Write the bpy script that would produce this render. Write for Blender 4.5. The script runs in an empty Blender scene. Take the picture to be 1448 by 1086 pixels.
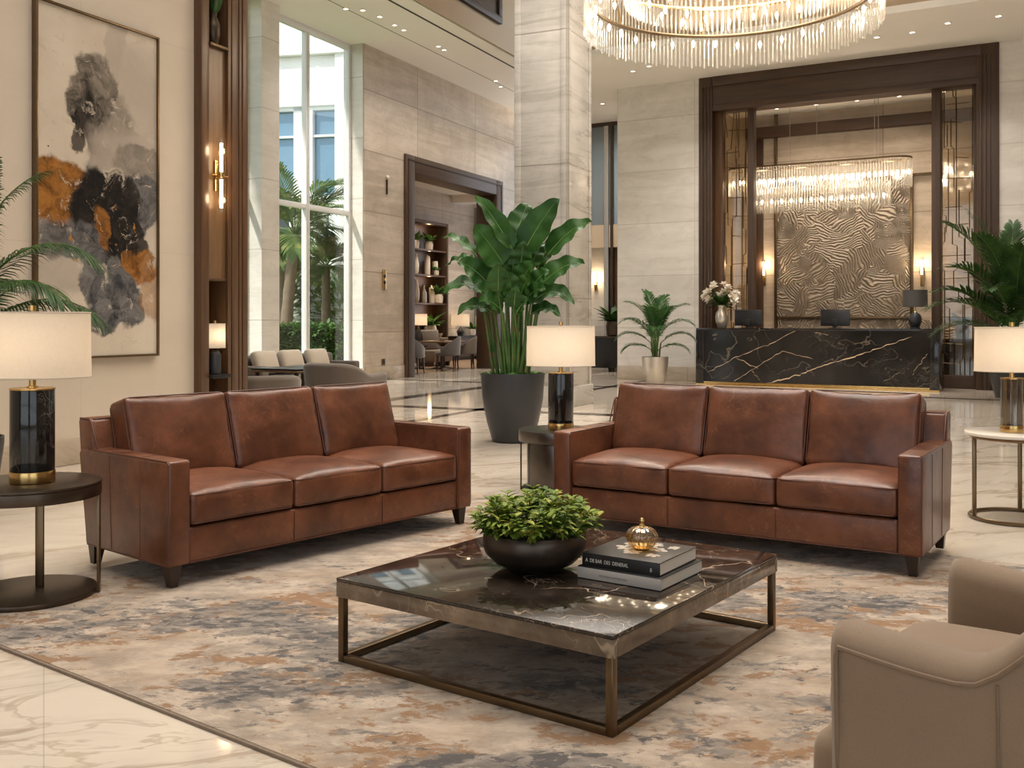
import bpy, bmesh, math, random
from mathutils import Vector, Matrix, Euler, noise as mn
PI = math.pi
rnd = random.Random(7)
SC = bpy.context.scene
COL = SC.collection

# ---------------------------------------------------------------- camera frame
F, CX, HY, CH = 1420.0, 724.0, 455.0, 1.25      # focal length in px, principal column, horizon row, eye height


class Frame:
    """A wall's own axes: x runs along the wall, y goes into the wall, z up."""
    def __init__(s, ox, oy, deg):
        s.o = Vector((ox, oy, 0)); s.a = math.radians(deg)
        s.u = Vector((math.cos(s.a), math.sin(s.a), 0)); s.v = Vector((-math.sin(s.a), math.cos(s.a), 0))

    def w(s, x, y, z=0.0):
        return s.o + s.u * x + s.v * y + Vector((0, 0, z))

    def along(s, px, off=0.0):
        r = (px - CX) / F; p = s.w(0, off)
        return (r * p.y - p.x) / (s.u.x - r * s.u.y)

    def z(s, x, off, py):
        return CH - (py - HY) * s.w(x, off).y / F


FL = Frame(-3.81, 8.875, 64.9)      # wall with the painting
FW = Frame(-3.106, 21.1, 64.9)      # wall with the tall windows and the portal
FR = Frame(2.298, 21.9, -29.0)      # wall behind the reception desk


def ground(px, py):
    Y = F * CH / (py - HY)
    return Vector(((px - CX) * Y / F, Y, 0))


# ---------------------------------------------------------------- mesh builder
def rotm(rot):
    return Euler(rot, 'XYZ').to_matrix().to_4x4() if rot else Matrix.Identity(4)


class MB:
    def __init__(s):
        s.bm = bmesh.new()

    def box(s, c, size, rot=None, bev=0.0, seg=2):
        g = bmesh.ops.create_cube(s.bm, size=1.0)
        vs = g['verts']
        for v in vs:
            v.co = Vector((v.co.x * size[0], v.co.y * size[1], v.co.z * size[2]))
        if bev > 0:
            es = list({e for v in vs for e in v.link_edges})
            r = bmesh.ops.bevel(s.bm, geom=es, offset=min(bev, min(size) * .49), segments=seg, profile=.5, affect='EDGES')
            vs = list({v for f in r['faces'] for v in f.verts} | {v for v in vs if v.is_valid})
        M = Matrix.Translation(Vector(c)) @ rotm(rot)
        for v in vs:
            v.co = M @ v.co
        return s

    def bb(s, x0, x1, y0, y1, z0, z1, bev=0.0, seg=2):
        return s.box(((x0 + x1) / 2, (y0 + y1) / 2, (z0 + z1) / 2), (abs(x1 - x0), abs(y1 - y0), abs(z1 - z0)), None, bev, seg)

    def lathe(s, prof, seg=32, c=(0, 0, 0), sx=1.0, sy=1.0, M=None, ripple=None):
        rings = []
        for (r, z) in prof:
            ring = []
            for k in range(seg):
                a = 2 * PI * k / seg
                rr = r * (ripple(a, z) if ripple else 1.0)
                p = Vector((c[0] + rr * math.cos(a) * sx, c[1] + rr * math.sin(a) * sy, c[2] + z))
                ring.append(s.bm.verts.new(M @ p if M else p))
            rings.append(ring)
        for a, b in zip(rings, rings[1:]):
            for k in range(seg):
                s.bm.faces.new((a[k], a[(k + 1) % seg], b[(k + 1) % seg], b[k]))
        if prof[0][0] > 1e-5:
            s.bm.faces.new(list(reversed(rings[0])))
        if prof[-1][0] > 1e-5:
            s.bm.faces.new(rings[-1])
        return s

    def cyl(s, c, r, h, seg=32, bev=0.0, sx=1, sy=1):
        if bev > 0:
            return s.lathe([(r - bev, 0), (r - bev * .3, bev * .3), (r, bev), (r, h - bev), (r - bev * .3, h - bev * .3), (r - bev, h)], seg, c, sx, sy)
        return s.lathe([(r, 0), (r, h)], seg, c, sx, sy)

    def tube(s, pts, r, seg=8, closed=False, flat=None):
        pts = [Vector(p) for p in pts]; n = len(pts)
        rs = r if isinstance(r, (list, tuple)) else [r] * n
        rings = []; up = None
        for i, p in enumerate(pts):
            a = pts[(i - 1) % n] if (closed or i > 0) else p
            b = pts[(i + 1) % n] if (closed or i < n - 1) else p
            t = (b - a)
            t = t.normalized() if t.length > 1e-9 else Vector((0, 0, 1))
            if up is None:
                up = Vector((0, 0, 1)) if abs(t.z) < .9 else Vector((1, 0, 0))
            x = t.cross(up)
            if x.length < 1e-6:
                x = t.orthogonal()
            x.normalize(); y = x.cross(t).normalized(); up = y
            ring = []
            for k in range(seg):
                an = 2 * PI * k / seg
                q = x * (math.cos(an) * rs[i]) + y * (math.sin(an) * rs[i] * (flat or 1))
                ring.append(s.bm.verts.new(p + q))
            rings.append(ring)
        m = n if closed else n - 1
        for i in range(m):
            a, b = rings[i], rings[(i + 1) % n]
            for k in range(seg):
                s.bm.faces.new((a[k], a[(k + 1) % seg], b[(k + 1) % seg], b[k]))
        if not closed:
            s.bm.faces.new(list(reversed(rings[0]))); s.bm.faces.new(rings[-1])
        return s

    def prism(s, poly, z0, z1):
        a = [s.bm.verts.new((p[0], p[1], z0)) for p in poly]; b = [s.bm.verts.new((p[0], p[1], z1)) for p in poly]
        n = len(poly)
        s.bm.faces.new(list(reversed(a))); s.bm.faces.new(b)
        for i in range(n):
            s.bm.faces.new((a[i], a[(i + 1) % n], b[(i + 1) % n], b[i]))
        return s

    def taper(s, c, b, t, h):
        """A four-sided leg: bottom size b, top size t, standing on c."""
        vs = []
        for (sz, z) in ((b, 0), (t, h)):
            ox, oy = sz[2] if len(sz) > 2 else 0, sz[3] if len(sz) > 3 else 0
            for dx, dy in ((-1, -1), (1, -1), (1, 1), (-1, 1)):
                vs.append(s.bm.verts.new((c[0] + ox + dx * sz[0] / 2, c[1] + oy + dy * sz[1] / 2, c[2] + z)))
        s.bm.faces.new((vs[3], vs[2], vs[1], vs[0])); s.bm.faces.new(vs[4:8])
        for i in range(4):
            j = (i + 1) % 4
            s.bm.faces.new((vs[i], vs[j], vs[4 + j], vs[4 + i]))
        return s

    def ball(s, c, r, sub=2, sc=(1, 1, 1)):
        g = bmesh.ops.create_icosphere(s.bm, subdivisions=sub, radius=1.0)
        for v in g['verts']:
            v.co = Vector((c[0] + v.co.x * r * sc[0], c[1] + v.co.y * r * sc[1], c[2] + v.co.z * r * sc[2]))
        return s

    def cushion(s, c, size, r, puff=(0, 0), rot=None, n=11, wr=.004, seed=0, front=0.0, sag=0.0, ear=0.0, pucker=0.0):
        """A soft box: rounded edges, top and bottom puffed out, fine wrinkles."""
        hx, hy, hz = size[0] / 2, size[1] / 2, size[2] / 2
        n0 = len(s.bm.verts)
        g = bmesh.ops.create_cube(s.bm, size=2.0)
        es = list({e for v in g['verts'] for e in v.link_edges})
        bmesh.ops.subdivide_edges(s.bm, edges=es, cuts=n, use_grid_fill=True)
        s.bm.verts.ensure_lookup_table()
        allv = s.bm.verts[n0:]
        M = Matrix.Translation(Vector(c)) @ rotm(rot)
        f = lambda t: math.copysign(abs(math.sin(abs(t) * PI / 2)) ** .75, t)
        for v in allv:
            p = Vector((f(v.co.x) * hx, f(v.co.y) * hy, f(v.co.z) * hz))
            inn = Vector((max(-hx + r, min(hx - r, p.x)), max(-hy + r, min(hy - r, p.y)), max(-hz + r, min(hz - r, p.z))))
            d = p - inn
            if d.length > 1e-9:
                m = max(abs(d.x), abs(d.y), abs(d.z))
                p = inn + d.normalized() * m
            u, w, t = p.x / hx, p.y / hy, p.z / hz
            k = max(0, 1 - u * u) ** .6 * max(0, 1 - w * w) ** .6
            p.z += (puff[0] if t > 0 else -puff[1]) * k * abs(t)
            p.y -= front * max(0, 1 - u * u) * max(0, 1 - t * t) * (1 if w < 0 else -1) * abs(w)
            if ear:
                p.y -= ear * max(0, 1 - u * u) * (w if w > 0 else 0)
                p.x -= ear * .5 * u * abs(u) * max(0, 1 - w * w)
            if pucker:
                q_ = abs(u) ** 6
                p.z += pucker * q_ * math.sin(p.y * 75 + seed) * (1 - abs(w) ** 4)
                q_ = abs(w) ** 6
                p.z += pucker * .7 * q_ * math.sin(p.x * 60 + seed * 2) * (1 - abs(u) ** 4)
            nv = mn.noise_vector(Vector((p.x * 5 + seed * 3.1, p.y * 5, p.z * 5)))
            n2 = mn.noise_vector(Vector((p.x * 14 + seed * 7.7, p.y * 14, p.z * 9)))
            p += nv * wr + n2 * wr * .45
            v.co = M @ p
        return s

    def quadstrip(s, rows):
        vr = [[s.bm.verts.new(p) for p in row] for row in rows]
        for a, b in zip(vr, vr[1:]):
            for k in range(len(a) - 1):
                s.bm.faces.new((a[k], a[k + 1], b[k + 1], b[k]))
        return s

    def build(s, name, mat, parent=None, smooth=True, loc=None, rotz=0.0, label=None, kind=None, angle=40):
        me = bpy.data.meshes.new(name)
        bmesh.ops.recalc_face_normals(s.bm, faces=s.bm.faces[:])
        s.bm.to_mesh(me); s.bm.free()
        me.materials.append(mat)
        if smooth:
            me.shade_smooth(); me.set_sharp_from_angle(angle=math.radians(angle))
        o = bpy.data.objects.new(name, me); COL.objects.link(o)
        if parent is not None:
            o.parent = parent
        if loc is not None:
            o.location = loc
        o.rotation_euler.z = rotz
        if label: o['label'] = label
        if kind: o['kind'] = kind
        return o


def thing(name, label, cat, loc=(0, 0, 0), rotz=0.0, group=None):
    o = bpy.data.objects.new(name, None); COL.objects.link(o)
    o.empty_display_size = .1
    o.location = loc; o.rotation_euler.z = rotz
    o['label'] = label; o['category'] = cat
    if group: o['group'] = group
    return o


def struct(o, label=None, cat=None):
    o['kind'] = 'structure'
    if label: o['label'] = label
    if cat: o['category'] = cat
    return o


def dup(root, loc, rotz=0.0, label=None, group=None, scale=None):
    r = root.copy(); COL.objects.link(r); r.location = loc; r.rotation_euler.z = rotz
    if label: r['label'] = label
    if group: r['group'] = group
    if scale: r.scale = (scale, scale, scale)
    for ch in list(root.children):
        c = ch.copy(); COL.objects.link(c); c.parent = r
        for g in ch.children:
            d = g.copy(); COL.objects.link(d); d.parent = c
    return r


# ---------------------------------------------------------------- materials
class NT:
    def __init__(s, name):
        s.m = bpy.data.materials.new(name); s.m.use_nodes = True
        s.t = s.m.node_tree; s.b = s.t.nodes['Principled BSDF']; s.out = s.t.nodes['Material Output']

    def n(s, typ, **kw):
        x = s.t.nodes.new(typ)
        for k, v in kw.items():
            setattr(x, k, v)
        return x

    def link(s, a, b):
        s.t.links.new(a, b)

    def put(s, sock, v):
        if hasattr(v, 'is_output'):
            s.link(v, sock)
        elif isinstance(v, (tuple, list)) and len(v) == 3 and sock.type == 'RGBA':
            sock.default_value = (*v, 1)
        else:
            sock.default_value = v

    def set(s, **kw):
        for k, v in kw.items():
            s.put(s.b.inputs[k.replace('_', ' ')], v)
        return s

    def co(s, scale=(1, 1, 1), rot=(0, 0, 0), loc=(0, 0, 0)):
        c = s.n('ShaderNodeTexCoord'); m = s.n('ShaderNodeMapping')
        m.inputs['Scale'].default_value = scale; m.inputs['Rotation'].default_value = rot; m.inputs['Location'].default_value = loc
        s.link(c.outputs['Object'], m.inputs['Vector'])
        return m.outputs['Vector']

    def noise(s, vec, scale=1.0, detail=4.0, rough=.5, dist=0.0, color=False):
        x = s.n('ShaderNodeTexNoise')
        s.put(x.inputs['Vector'], vec); x.inputs['Scale'].default_value = scale; x.inputs['Detail'].default_value = detail
        x.inputs['Roughness'].default_value = rough; x.inputs['Distortion'].default_value = dist
        return x.outputs['Color' if color else 'Fac']

    def math(s, op, a, b=0.0, c=None, clamp=False):
        x = s.n('ShaderNodeMath', operation=op, use_clamp=clamp)
        s.put(x.inputs[0], a); s.put(x.inputs[1], b)
        if c is not None: s.put(x.inputs[2], c)
        return x.outputs[0]

    def vmath(s, op, a, b):
        x = s.n('ShaderNodeVectorMath', operation=op)
        s.put(x.inputs[0], a)
        s.put(x.inputs[3] if op == 'SCALE' else x.inputs[1], b)
        return x.outputs[0] if op not in ('DOT_PRODUCT', 'LENGTH') else x.outputs[1]

    def mr(s, v, a, b, c=0.0, d=1.0, smooth=True):
        x = s.n('ShaderNodeMapRange', interpolation_type='SMOOTHSTEP' if smooth else 'LINEAR')
        s.put(x.inputs[0], v)
        for i, q in enumerate((a, b, c, d)): s.put(x.inputs[1 + i], q)
        return x.outputs[0]

    def mix(s, f, a, b, blend='MIX'):
        x = s.n('ShaderNodeMix', data_type='RGBA', blend_type=blend)
        s.put(x.inputs[0], f); s.put(x.inputs[6], a); s.put(x.inputs[7], b)
        return x.outputs[2]

    def sep(s, vec):
        x = s.n('ShaderNodeSeparateXYZ'); s.link(vec, x.inputs[0]); return x.outputs

    def comb(s, x=0.0, y=0.0, z=0.0):
        c = s.n('ShaderNodeCombineXYZ')
        for i, q in enumerate((x, y, z)): s.put(c.inputs[i], q)
        return c.outputs[0]

    def warp(s, vec, scale, amt, detail=3):
        n = s.noise(vec, scale, detail, .55, 0, True)
        return s.vmath('ADD', vec, s.vmath('SCALE', s.vmath('SUBTRACT', n, (.5, .5, .5)), amt))

    def vein(s, vec, scale, width, detail=5, rough=.55, dist=.6):
        n = s.noise(vec, scale, detail, rough, dist)
        return s.mr(s.math('ABSOLUTE', s.math('SUBTRACT', n, .5)), 0.0, width, 1.0, 0.0)

    def bump(s, h, strength=.3, dist=.01):
        x = s.n('ShaderNodeBump'); x.inputs['Strength'].default_value = strength; x.inputs['Distance'].default_value = dist
        s.link(h, x.inputs['Height']); s.link(x.outputs[0], s.b.inputs['Normal'])
        return s


def plain(name, col, rough=.5, metal=0.0, var=.12, scale=9.0, **kw):
    t = NT(name); v = t.co()
    n = t.noise(v, scale, 4, .6)
    c = t.mix(n, tuple(x * (1 - var) for x in col), tuple(min(1, x * (1 + var)) for x in col))
    t.set(Base_Color=c, Roughness=rough, Metallic=metal, **kw)
    return t.m


def emit(name, col, strength):
    t = NT(name)
    t.set(Base_Color=col, Emission_Color=col, Emission_Strength=strength)
    return t.m


def stone(name, c1, c2, joint, bw, bh, rough=.45, axes='xz', mortar=.006, streak=6.0, jointcol=None, offs=.0, shift=(0, 0), vk=.14, bv=.28):
    t = NT(name); v = t.co(); x, y, z = t.sep(v)
    if axes == 'xz':
        q = t.comb(t.math('ADD', x, shift[0]), t.math('ADD', z, shift[1]), 0.0)
    elif axes == 'xyz':
        q = t.comb(t.math('ADD', x, y), t.math('ADD', z, shift[1]), 0.0)
    else:
        q = v
    b = t.n('ShaderNodeTexBrick', offset=offs)
    t.link(q, b.inputs['Vector'])
    b.inputs['Scale'].default_value = 1; b.inputs['Mortar Size'].default_value = mortar; b.inputs['Mortar Smooth'].default_value = .2
    b.inputs['Brick Width'].default_value = bw; b.inputs['Row Height'].default_value = bh
    b.inputs['Color1'].default_value = (.3, .3, .3, 1); b.inputs['Color2'].default_value = (.7, .7, .7, 1); b.inputs['Bias'].default_value = 0
    sv = t.comb(t.math('MULTIPLY', x, .55), t.math('MULTIPLY', y, .55), t.math('MULTIPLY', z, streak))
    n1 = t.noise(sv, .8, 6, .62, 1.0)
    n2 = t.noise(v, 1.7, 5, .6, .8)
    vn = t.vein(t.comb(t.math('MULTIPLY', x, .5), t.math('MULTIPLY', y, .5), t.math('MULTIPLY', z, 1.6)), 1.2, .035, 6, .6, 1.2)
    f = t.math('ADD', t.math('MULTIPLY', n1, .6), t.math('MULTIPLY', n2, .4))
    bc, _, _ = t.sep(b.outputs['Color'])
    f = t.math('ADD', f, t.math('MULTIPLY', t.math('SUBTRACT', bc, .5), bv))
    c = t.mix(t.mr(f, .28, .72), c1, c2)
    c = t.mix(t.math('MULTIPLY', vn, vk), c, tuple(k * .62 for k in c1))
    c = t.mix(t.math('MULTIPLY', b.outputs['Fac'], .8), c, joint)
    t.set(Base_Color=c, Roughness=t.mr(n1, .3, .7, rough - .06, rough + .08))
    t.bump(t.math('SUBTRACT', t.math('MULTIPLY', n1, .25), b.outputs['Fac']), .25, .006)
    return t.m


def make_floor(name, base, dark, rough, tile=1.2, rot=0.0, vein_k=1.0):
    t = NT(name); v = t.co(rot=(0, 0, rot))
    w = t.warp(v, .7, .9)
    x, y, z = t.sep(w)
    vv = t.comb(t.math('MULTIPLY', x, .6), t.math('MULTIPLY', y, 1.5), 0.0)
    n1 = t.noise(vv, 1.1, 7, .62, .9)
    v1 = t.vein(vv, .55, .022, 6, .55, .6); v2 = t.vein(t.vmath('ADD', vv, (7.3, 2.1, 0)), 1.3, .02, 5, .6, .9)
    mask = t.mr(t.noise(v, .5, 2), .42, .62)
    c = t.mix(t.mr(n1, .3, .75), base, tuple(b * .78 for b in base))
    c = t.mix(t.math('MULTIPLY', t.mr(t.noise(vv, 1.9, 5, .6, 1.4), .56, .72), .2), c, dark)
    c = t.mix(t.math('MULTIPLY', v1, .62 * vein_k), c, dark)
    c = t.mix(t.math('MULTIPLY', t.math('MULTIPLY', v2, mask), .5 * vein_k), c, dark)
    b = t.n('ShaderNodeTexBrick', offset=0.0); t.link(v, b.inputs['Vector'])
    b.inputs['Scale'].default_value = 1; b.inputs['Mortar Size'].default_value = .0022; b.inputs['Brick Width'].default_value = tile; b.inputs['Row Height'].default_value = tile
    c = t.mix(t.math('MULTIPLY', b.outputs['Fac'], .35), c, tuple(d * .8 for d in dark))
    t.set(Base_Color=c, Roughness=rough, IOR=1.5)
    return t.m


def dark_marble(name, base, base2, vcol, scale=1.0, rough=.07, seed=0.0, k=1.0, brown=None, vw=.0045):
    t = NT(name); v = t.co(scale=(scale,) * 3, loc=(seed, seed * .7, seed * .3))
    w = t.warp(v, 1.6, .45, 4)
    mask = t.mr(t.noise(v, 1.1, 2), .45, .62)
    v1 = t.math('MULTIPLY', t.vein(w, 1.05, vw, 3, .5, .3), t.mr(t.noise(t.vmath('ADD', v, (3, 9, 1)), 1.5, 3), .36, .54))
    v2 = t.math('MULTIPLY', t.vein(t.vmath('ADD', w, (5, 2, 8)), 2.6, vw * 1.2, 4, .55, .5), mask)
    v3 = t.math('MULTIPLY', t.vein(t.vmath('ADD', w, (1, 6, 3)), 6.5, .014, 3, .5, .4), t.math('MULTIPLY', mask, .35))
    n = t.noise(w, 3.0, 6, .65)
    c = t.mix(t.mr(n, .35, .75), base, base2)
    if brown:
        c = t.mix(t.math('MULTIPLY', t.mr(t.noise(w, 1.3, 4, .6, .8), .5, .72), .6), c, brown)
    f = t.math('MULTIPLY', t.math('ADD', t.math('ADD', v1, v2), v3, clamp=True), k, clamp=True)
    c = t.mix(f, c, vcol)
    t.set(Base_Color=c, Roughness=rough, IOR=1.55)
    return t.m


def make_leather(name):
    t = NT(name); v = t.co()
    n1 = t.noise(v, 2.4, 4, .6); n2 = t.noise(v, 8.0, 4, .6)
    f = t.math('ADD', t.math('MULTIPLY', n1, .6), t.math('MULTIPLY', n2, .4))
    c = t.mix(t.mr(f, .32, .68), (.066, .0205, .0092), (.190, .064, .0280))
    w = t.warp(v, 3.0, .25, 3)
    s1 = t.math('MULTIPLY', t.vein(w, 5.5, .011, 3, .6, 0), t.mr(t.noise(v, 2.6, 2), .44, .60))
    s2 = t.math('MULTIPLY', t.vein(t.vmath('ADD', w, (4, 1, 7)), 13.0, .02, 3, .6, 0), t.mr(t.noise(t.vmath('ADD', v, (2, 5, 3)), 3.4, 2), .46, .62))
    sc = t.math('ADD', s1, t.math('MULTIPLY', s2, .7), clamp=True)
    c = t.mix(t.math('MULTIPLY', sc, .20), c, (.40, .19, .10))
    t.set(Base_Color=c, Roughness=t.mr(n1, .3, .7, .30, .40), IOR=1.5)
    t.b.inputs['Coat Weight'].default_value = .12; t.b.inputs['Coat Roughness'].default_value = .22
    vo = t.n('ShaderNodeTexVoronoi'); vo.inputs['Scale'].default_value = 220; t.link(v, vo.inputs['Vector'])
    fold = t.noise(t.warp(v, 5.0, .08, 1), 9.0, 3, .5)
    h = t.math('ADD', t.math('MULTIPLY', vo.outputs['Distance'], .04), t.math('MULTIPLY', fold, 1.0))
    t.bump(h, .34, .012)
    return t.m


def make_rug(name):
    t = NT(name); v = t.co(rot=(0, 0, math.radians(-36.9)))       # streaks cross the rug diagonally
    x, y, z = t.sep(v)
    a = t.comb(t.math('MULTIPLY', x, .95), t.math('MULTIPLY', y, 1.5), 0.0)
    w = t.warp(t.warp(a, 3.0, .10, 3), 14.0, .05, 4)
    base = t.mix(t.mr(t.noise(w, 5.0, 7, .7), .34, .66), (.53, .43, .335), (.27, .215, .165))
    reg = t.noise(t.vmath('ADD', a, (4, 8, 0)), 1.5, 3, .55)
    reg2 = t.noise(t.vmath('ADD', a, (1, 2, 5)), 1.7, 3, .55)
    tone = t.mr(t.noise(t.vmath('ADD', w, (6, 6, 1)), 2.2, 5, .6), .42, .62)
    base = t.mix(t.math('MULTIPLY', tone, .45), base, (.36, .25, .155))
    r1 = t.noise(t.vmath('ADD', w, (11, 3, 0)), 7.5, 7, .72, .3)
    rust = t.math('MULTIPLY', t.mr(t.math('ADD', r1, t.math('MULTIPLY', t.math('SUBTRACT', reg, .5), .95)), .545, .615), .92)
    c = t.mix(rust, base, t.mix(t.noise(w, 22, 3), (.17, .075, .022), (.31, .165, .068)))
    g1 = t.noise(t.vmath('ADD', w, (2, 17, 4)), 6.5, 7, .74, .3)
    grey = t.math('MULTIPLY', t.mr(t.math('ADD', g1, t.math('MULTIPLY', t.math('SUBTRACT', reg2, .5), 1.0)), .535, .615), .88)
    c = t.mix(grey, c, t.mix(t.mr(t.noise(w, 16, 4), .3, .7), (.075, .068, .063), (.25, .215, .18)))
    k1 = t.noise(t.vmath('ADD', w, (9, 1, 2)), 11, 6, .7, .3)
    dk = t.mr(t.math('ADD', k1, t.math('MULTIPLY', t.math('SUBTRACT', reg2, .5), .6)), .60, .65)
    c = t.mix(t.math('MULTIPLY', dk, .9), c, (.045, .042, .044))
    lt_ = t.mr(t.noise(t.vmath('ADD', w, (3, 3, 9)), 13, 5, .7), .60, .68)
    c = t.mix(t.math('MULTIPLY', lt_, .6), c, (.60, .50, .40))
    wx = t.math('SINE', t.math('MULTIPLY', x, 620.0)); wy = t.math('SINE', t.math('MULTIPLY', y, 620.0))
    wv = t.math('MULTIPLY', wx, wy)
    c = t.mix(t.mr(wv, -1, 1, 0, .25), c, (.16, .125, .095))
    t.set(Base_Color=c, Roughness=.95)
    t.b.inputs['Sheen Weight'].default_value = .15
    t.bump(t.math('ADD', t.math('MULTIPLY', wv, .4), t.noise(v, 60, 3)), .4, .004)
    return t.m


def make_wood(name, c1, c2, rough=.35, axis='z', sc=1.0):
    t = NT(name); v = t.co()
    x, y, z = t.sep(v)
    k = {'z': (14, 14, .7), 'x': (.7, 14, 14), 'y': (14, .7, 14)}[axis]
    q = t.comb(t.math('MULTIPLY', x, k[0] * sc), t.math('MULTIPLY', y, k[1] * sc), t.math('MULTIPLY', z, k[2] * sc))
    n = t.noise(q, 1.0, 6, .6, .8); n2 = t.noise(q, 5.0, 3, .6)
    f = t.math('ADD', t.math('MULTIPLY', n, .7), t.math('MULTIPLY', n2, .3))
    t.set(Base_Color=t.mix(t.mr(f, .3, .7), c1, c2), Roughness=rough)
    t.bump(n2, .06, .002)
    return t.m


def make_fabric(name, c1, c2, scale=600, rough=.9, sheen=.4):
    t = NT(name); v = t.co()
    n = t.noise(v, 5.0, 4, .6); f = t.noise(v, scale * .4, 2, .6)
    c = t.mix(t.math('ADD', t.math('MULTIPLY', n, .55), t.math('MULTIPLY', f, .45)), c1, c2)
    t.set(Base_Color=c, Roughness=rough)
    t.b.inputs['Sheen Weight'].default_value = sheen; t.b.inputs['Sheen Roughness'].default_value = .5
    t.bump(f, .15, .002)
    return t.m


def make_leaf(name, c1, c2, c3=None, rough=.35, scale=7.0, trans=.18):
    t = NT(name); v = t.co()
    n = t.noise(v, scale, 3, .6)
    c = t.mix(t.mr(n, .3, .7), c1, c2)
    if c3:
        c = t.mix(t.mr(t.noise(t.vmath('ADD', v, (5, 5, 5)), scale * 1.6, 2), .55, .68), c, c3)
    t.set(Base_Color=c, Roughness=rough + .08)
    t.b.inputs['Specular IOR Level'].default_value = .3
    tr = t.n('ShaderNodeBsdfTranslucent'); t.put(tr.inputs[0], c)
    mx = t.n('ShaderNodeMixShader'); mx.inputs[0].default_value = trans
    t.link(t.b.outputs[0], mx.inputs[1]); t.link(tr.outputs[0], mx.inputs[2]); t.link(mx.outputs[0], t.out.inputs[0])
    return t.m


def make_shade(name, col, weave=90):
    t = NT(name); v = t.co()
    n = t.noise(t.warp(v, 20, .06), weave, 3, .6)
    c = t.mix(n, tuple(k * .86 for k in col), col)
    df = t.n('ShaderNodeBsdfDiffuse'); tr = t.n('ShaderNodeBsdfTranslucent'); mx = t.n('ShaderNodeMixShader')
    t.put(df.inputs[0], c); t.put(tr.inputs[0], c); mx.inputs[0].default_value = .55
    t.link(df.outputs[0], mx.inputs[1]); t.link(tr.outputs[0], mx.inputs[2]); t.link(mx.outputs[0], t.out.inputs[0])
    return t.m


def make_glass(name, tint=(1, 1, 1), refl=.12, rough=.02, fres=True, boost=1.0):
    t = NT(name)
    tr = t.n('ShaderNodeBsdfTransparent'); gl = t.n('ShaderNodeBsdfGlossy'); mx = t.n('ShaderNodeMixShader')
    t.put(tr.inputs[0], tint); gl.inputs['Roughness'].default_value = rough
    if fres:
        lw = t.n('ShaderNodeLayerWeight'); lw.inputs[0].default_value = .35
        t.link(t.math('ADD', t.math('MULTIPLY', lw.outputs['Facing'], .28 * boost), refl * .5, clamp=True), mx.inputs[0])
    else:
        mx.inputs[0].default_value = refl
    t.link(tr.outputs[0], mx.inputs[1]); t.link(gl.outputs[0], mx.inputs[2]); t.link(mx.outputs[0], t.out.inputs[0])
    return t.m


def make_crystal(name):
    t = NT(name)
    tr = t.n('ShaderNodeBsdfTransparent'); gl = t.n('ShaderNodeBsdfGlossy'); tl = t.n('ShaderNodeBsdfTranslucent'); df = t.n('ShaderNodeBsdfDiffuse')
    a = t.n('ShaderNodeMixShader'); b = t.n('ShaderNodeMixShader'); c = t.n('ShaderNodeMixShader')
    t.put(tr.inputs[0], (.985, .97, .95)); gl.inputs['Roughness'].default_value = .12; t.put(tl.inputs[0], (.95, .91, .85)); t.put(df.inputs[0], (.9, .87, .81))
    a.inputs[0].default_value = .5; b.inputs[0].default_value = .45
    t.link(tl.outputs[0], a.inputs[1]); t.link(df.outputs[0], a.inputs[2])
    t.link(a.outputs[0], b.inputs[1]); t.link(gl.outputs[0], b.inputs[2])
    lw = t.n('ShaderNodeLayerWeight'); lw.inputs[0].default_value = .4
    t.link(t.math('ADD', t.math('MULTIPLY', lw.outputs['Facing'], .6), .18, clamp=True), c.inputs[0])
    t.link(tr.outputs[0], c.inputs[1]); t.link(b.outputs[0], c.inputs[2]); t.link(c.outputs[0], t.out.inputs[0])
    return t.m


M = {}
M['leather'] = make_leather('leather')
M['leather_welt'] = plain('leather_welt', (.085, .026, .012), .4, 0, .2, 30)
M['dark_leg'] = make_wood('dark_leg', (.018, .009, .006), (.040, .020, .013), .35)
M['travertine'] = stone('travertine', (.36, .292, .225), (.58, .492, .40), (.22, .17, .125), 2.9, 1.28, .42, 'xz', .010, 5.0, shift=(0.7, .25))
M['pale_stone'] = stone('pale_stone', (.58, .53, .47), (.74, .695, .635), (.47, .41, .34), 1.75, 1.12, .38, 'xz', .008, 4.0)
M['column_stone'] = stone('column_stone', (.36, .335, .30), (.585, .555, .51), (.25, .22, .19), 3.1, 1.95, .3, 'xyz', .010, 6.0, shift=(0, .35))
M['jamb_stone'] = stone('jamb_stone', (.60, .56, .50), (.74, .70, .64), (.45, .41, .36), 1.4, 1.28, .45, 'xyz', .010, 4.0)
M['cream_wall'] = stone('cream_wall', (.54, .455, .36), (.585, .50, .40), (.50, .42, .33), 7.0, 2.05, .7, 'xz', .004, 1.2, shift=(0, .13), vk=.03, bv=.05)
M['base_stone'] = stone('base_stone', (.36, .29, .215), (.52, .43, .33), (.24, .19, .14), 1.6, .6, .3, 'xz', .008, 2.0)
M['floor'] = make_floor('floor_marble', (.66, .575, .475), (.34, .26, .185), .07, 1.25, math.radians(-25))
M['floor_far'] = make_floor('floor_wood', (.36, .25, .16), (.16, .1, .06), .2, .9)
M['inlay'] = plain('inlay', (.055, .042, .034), .08, 0, .4, 3)
M['ceiling'] = plain('ceiling_white', (.86, .83, .78), .75, 0, .03, 1.5)
M['fascia'] = plain('fascia_tan', (.50, .39, .27), .6, 0, .05, 2)
M['slot'] = plain('slot_black', (.02, .018, .016), .6)
M['walnut'] = make_wood('walnut', (.034, .0165, .0085), (.070, .036, .018), .5)
M['walnut_x'] = make_wood('walnut_x', (.034, .0165, .0085), (.070, .036, .018), .5, 'x')
M['bronze_wood'] = make_wood('bronze_wood', (.058, .028, .013), (.125, .062, .028), .3)
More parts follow.
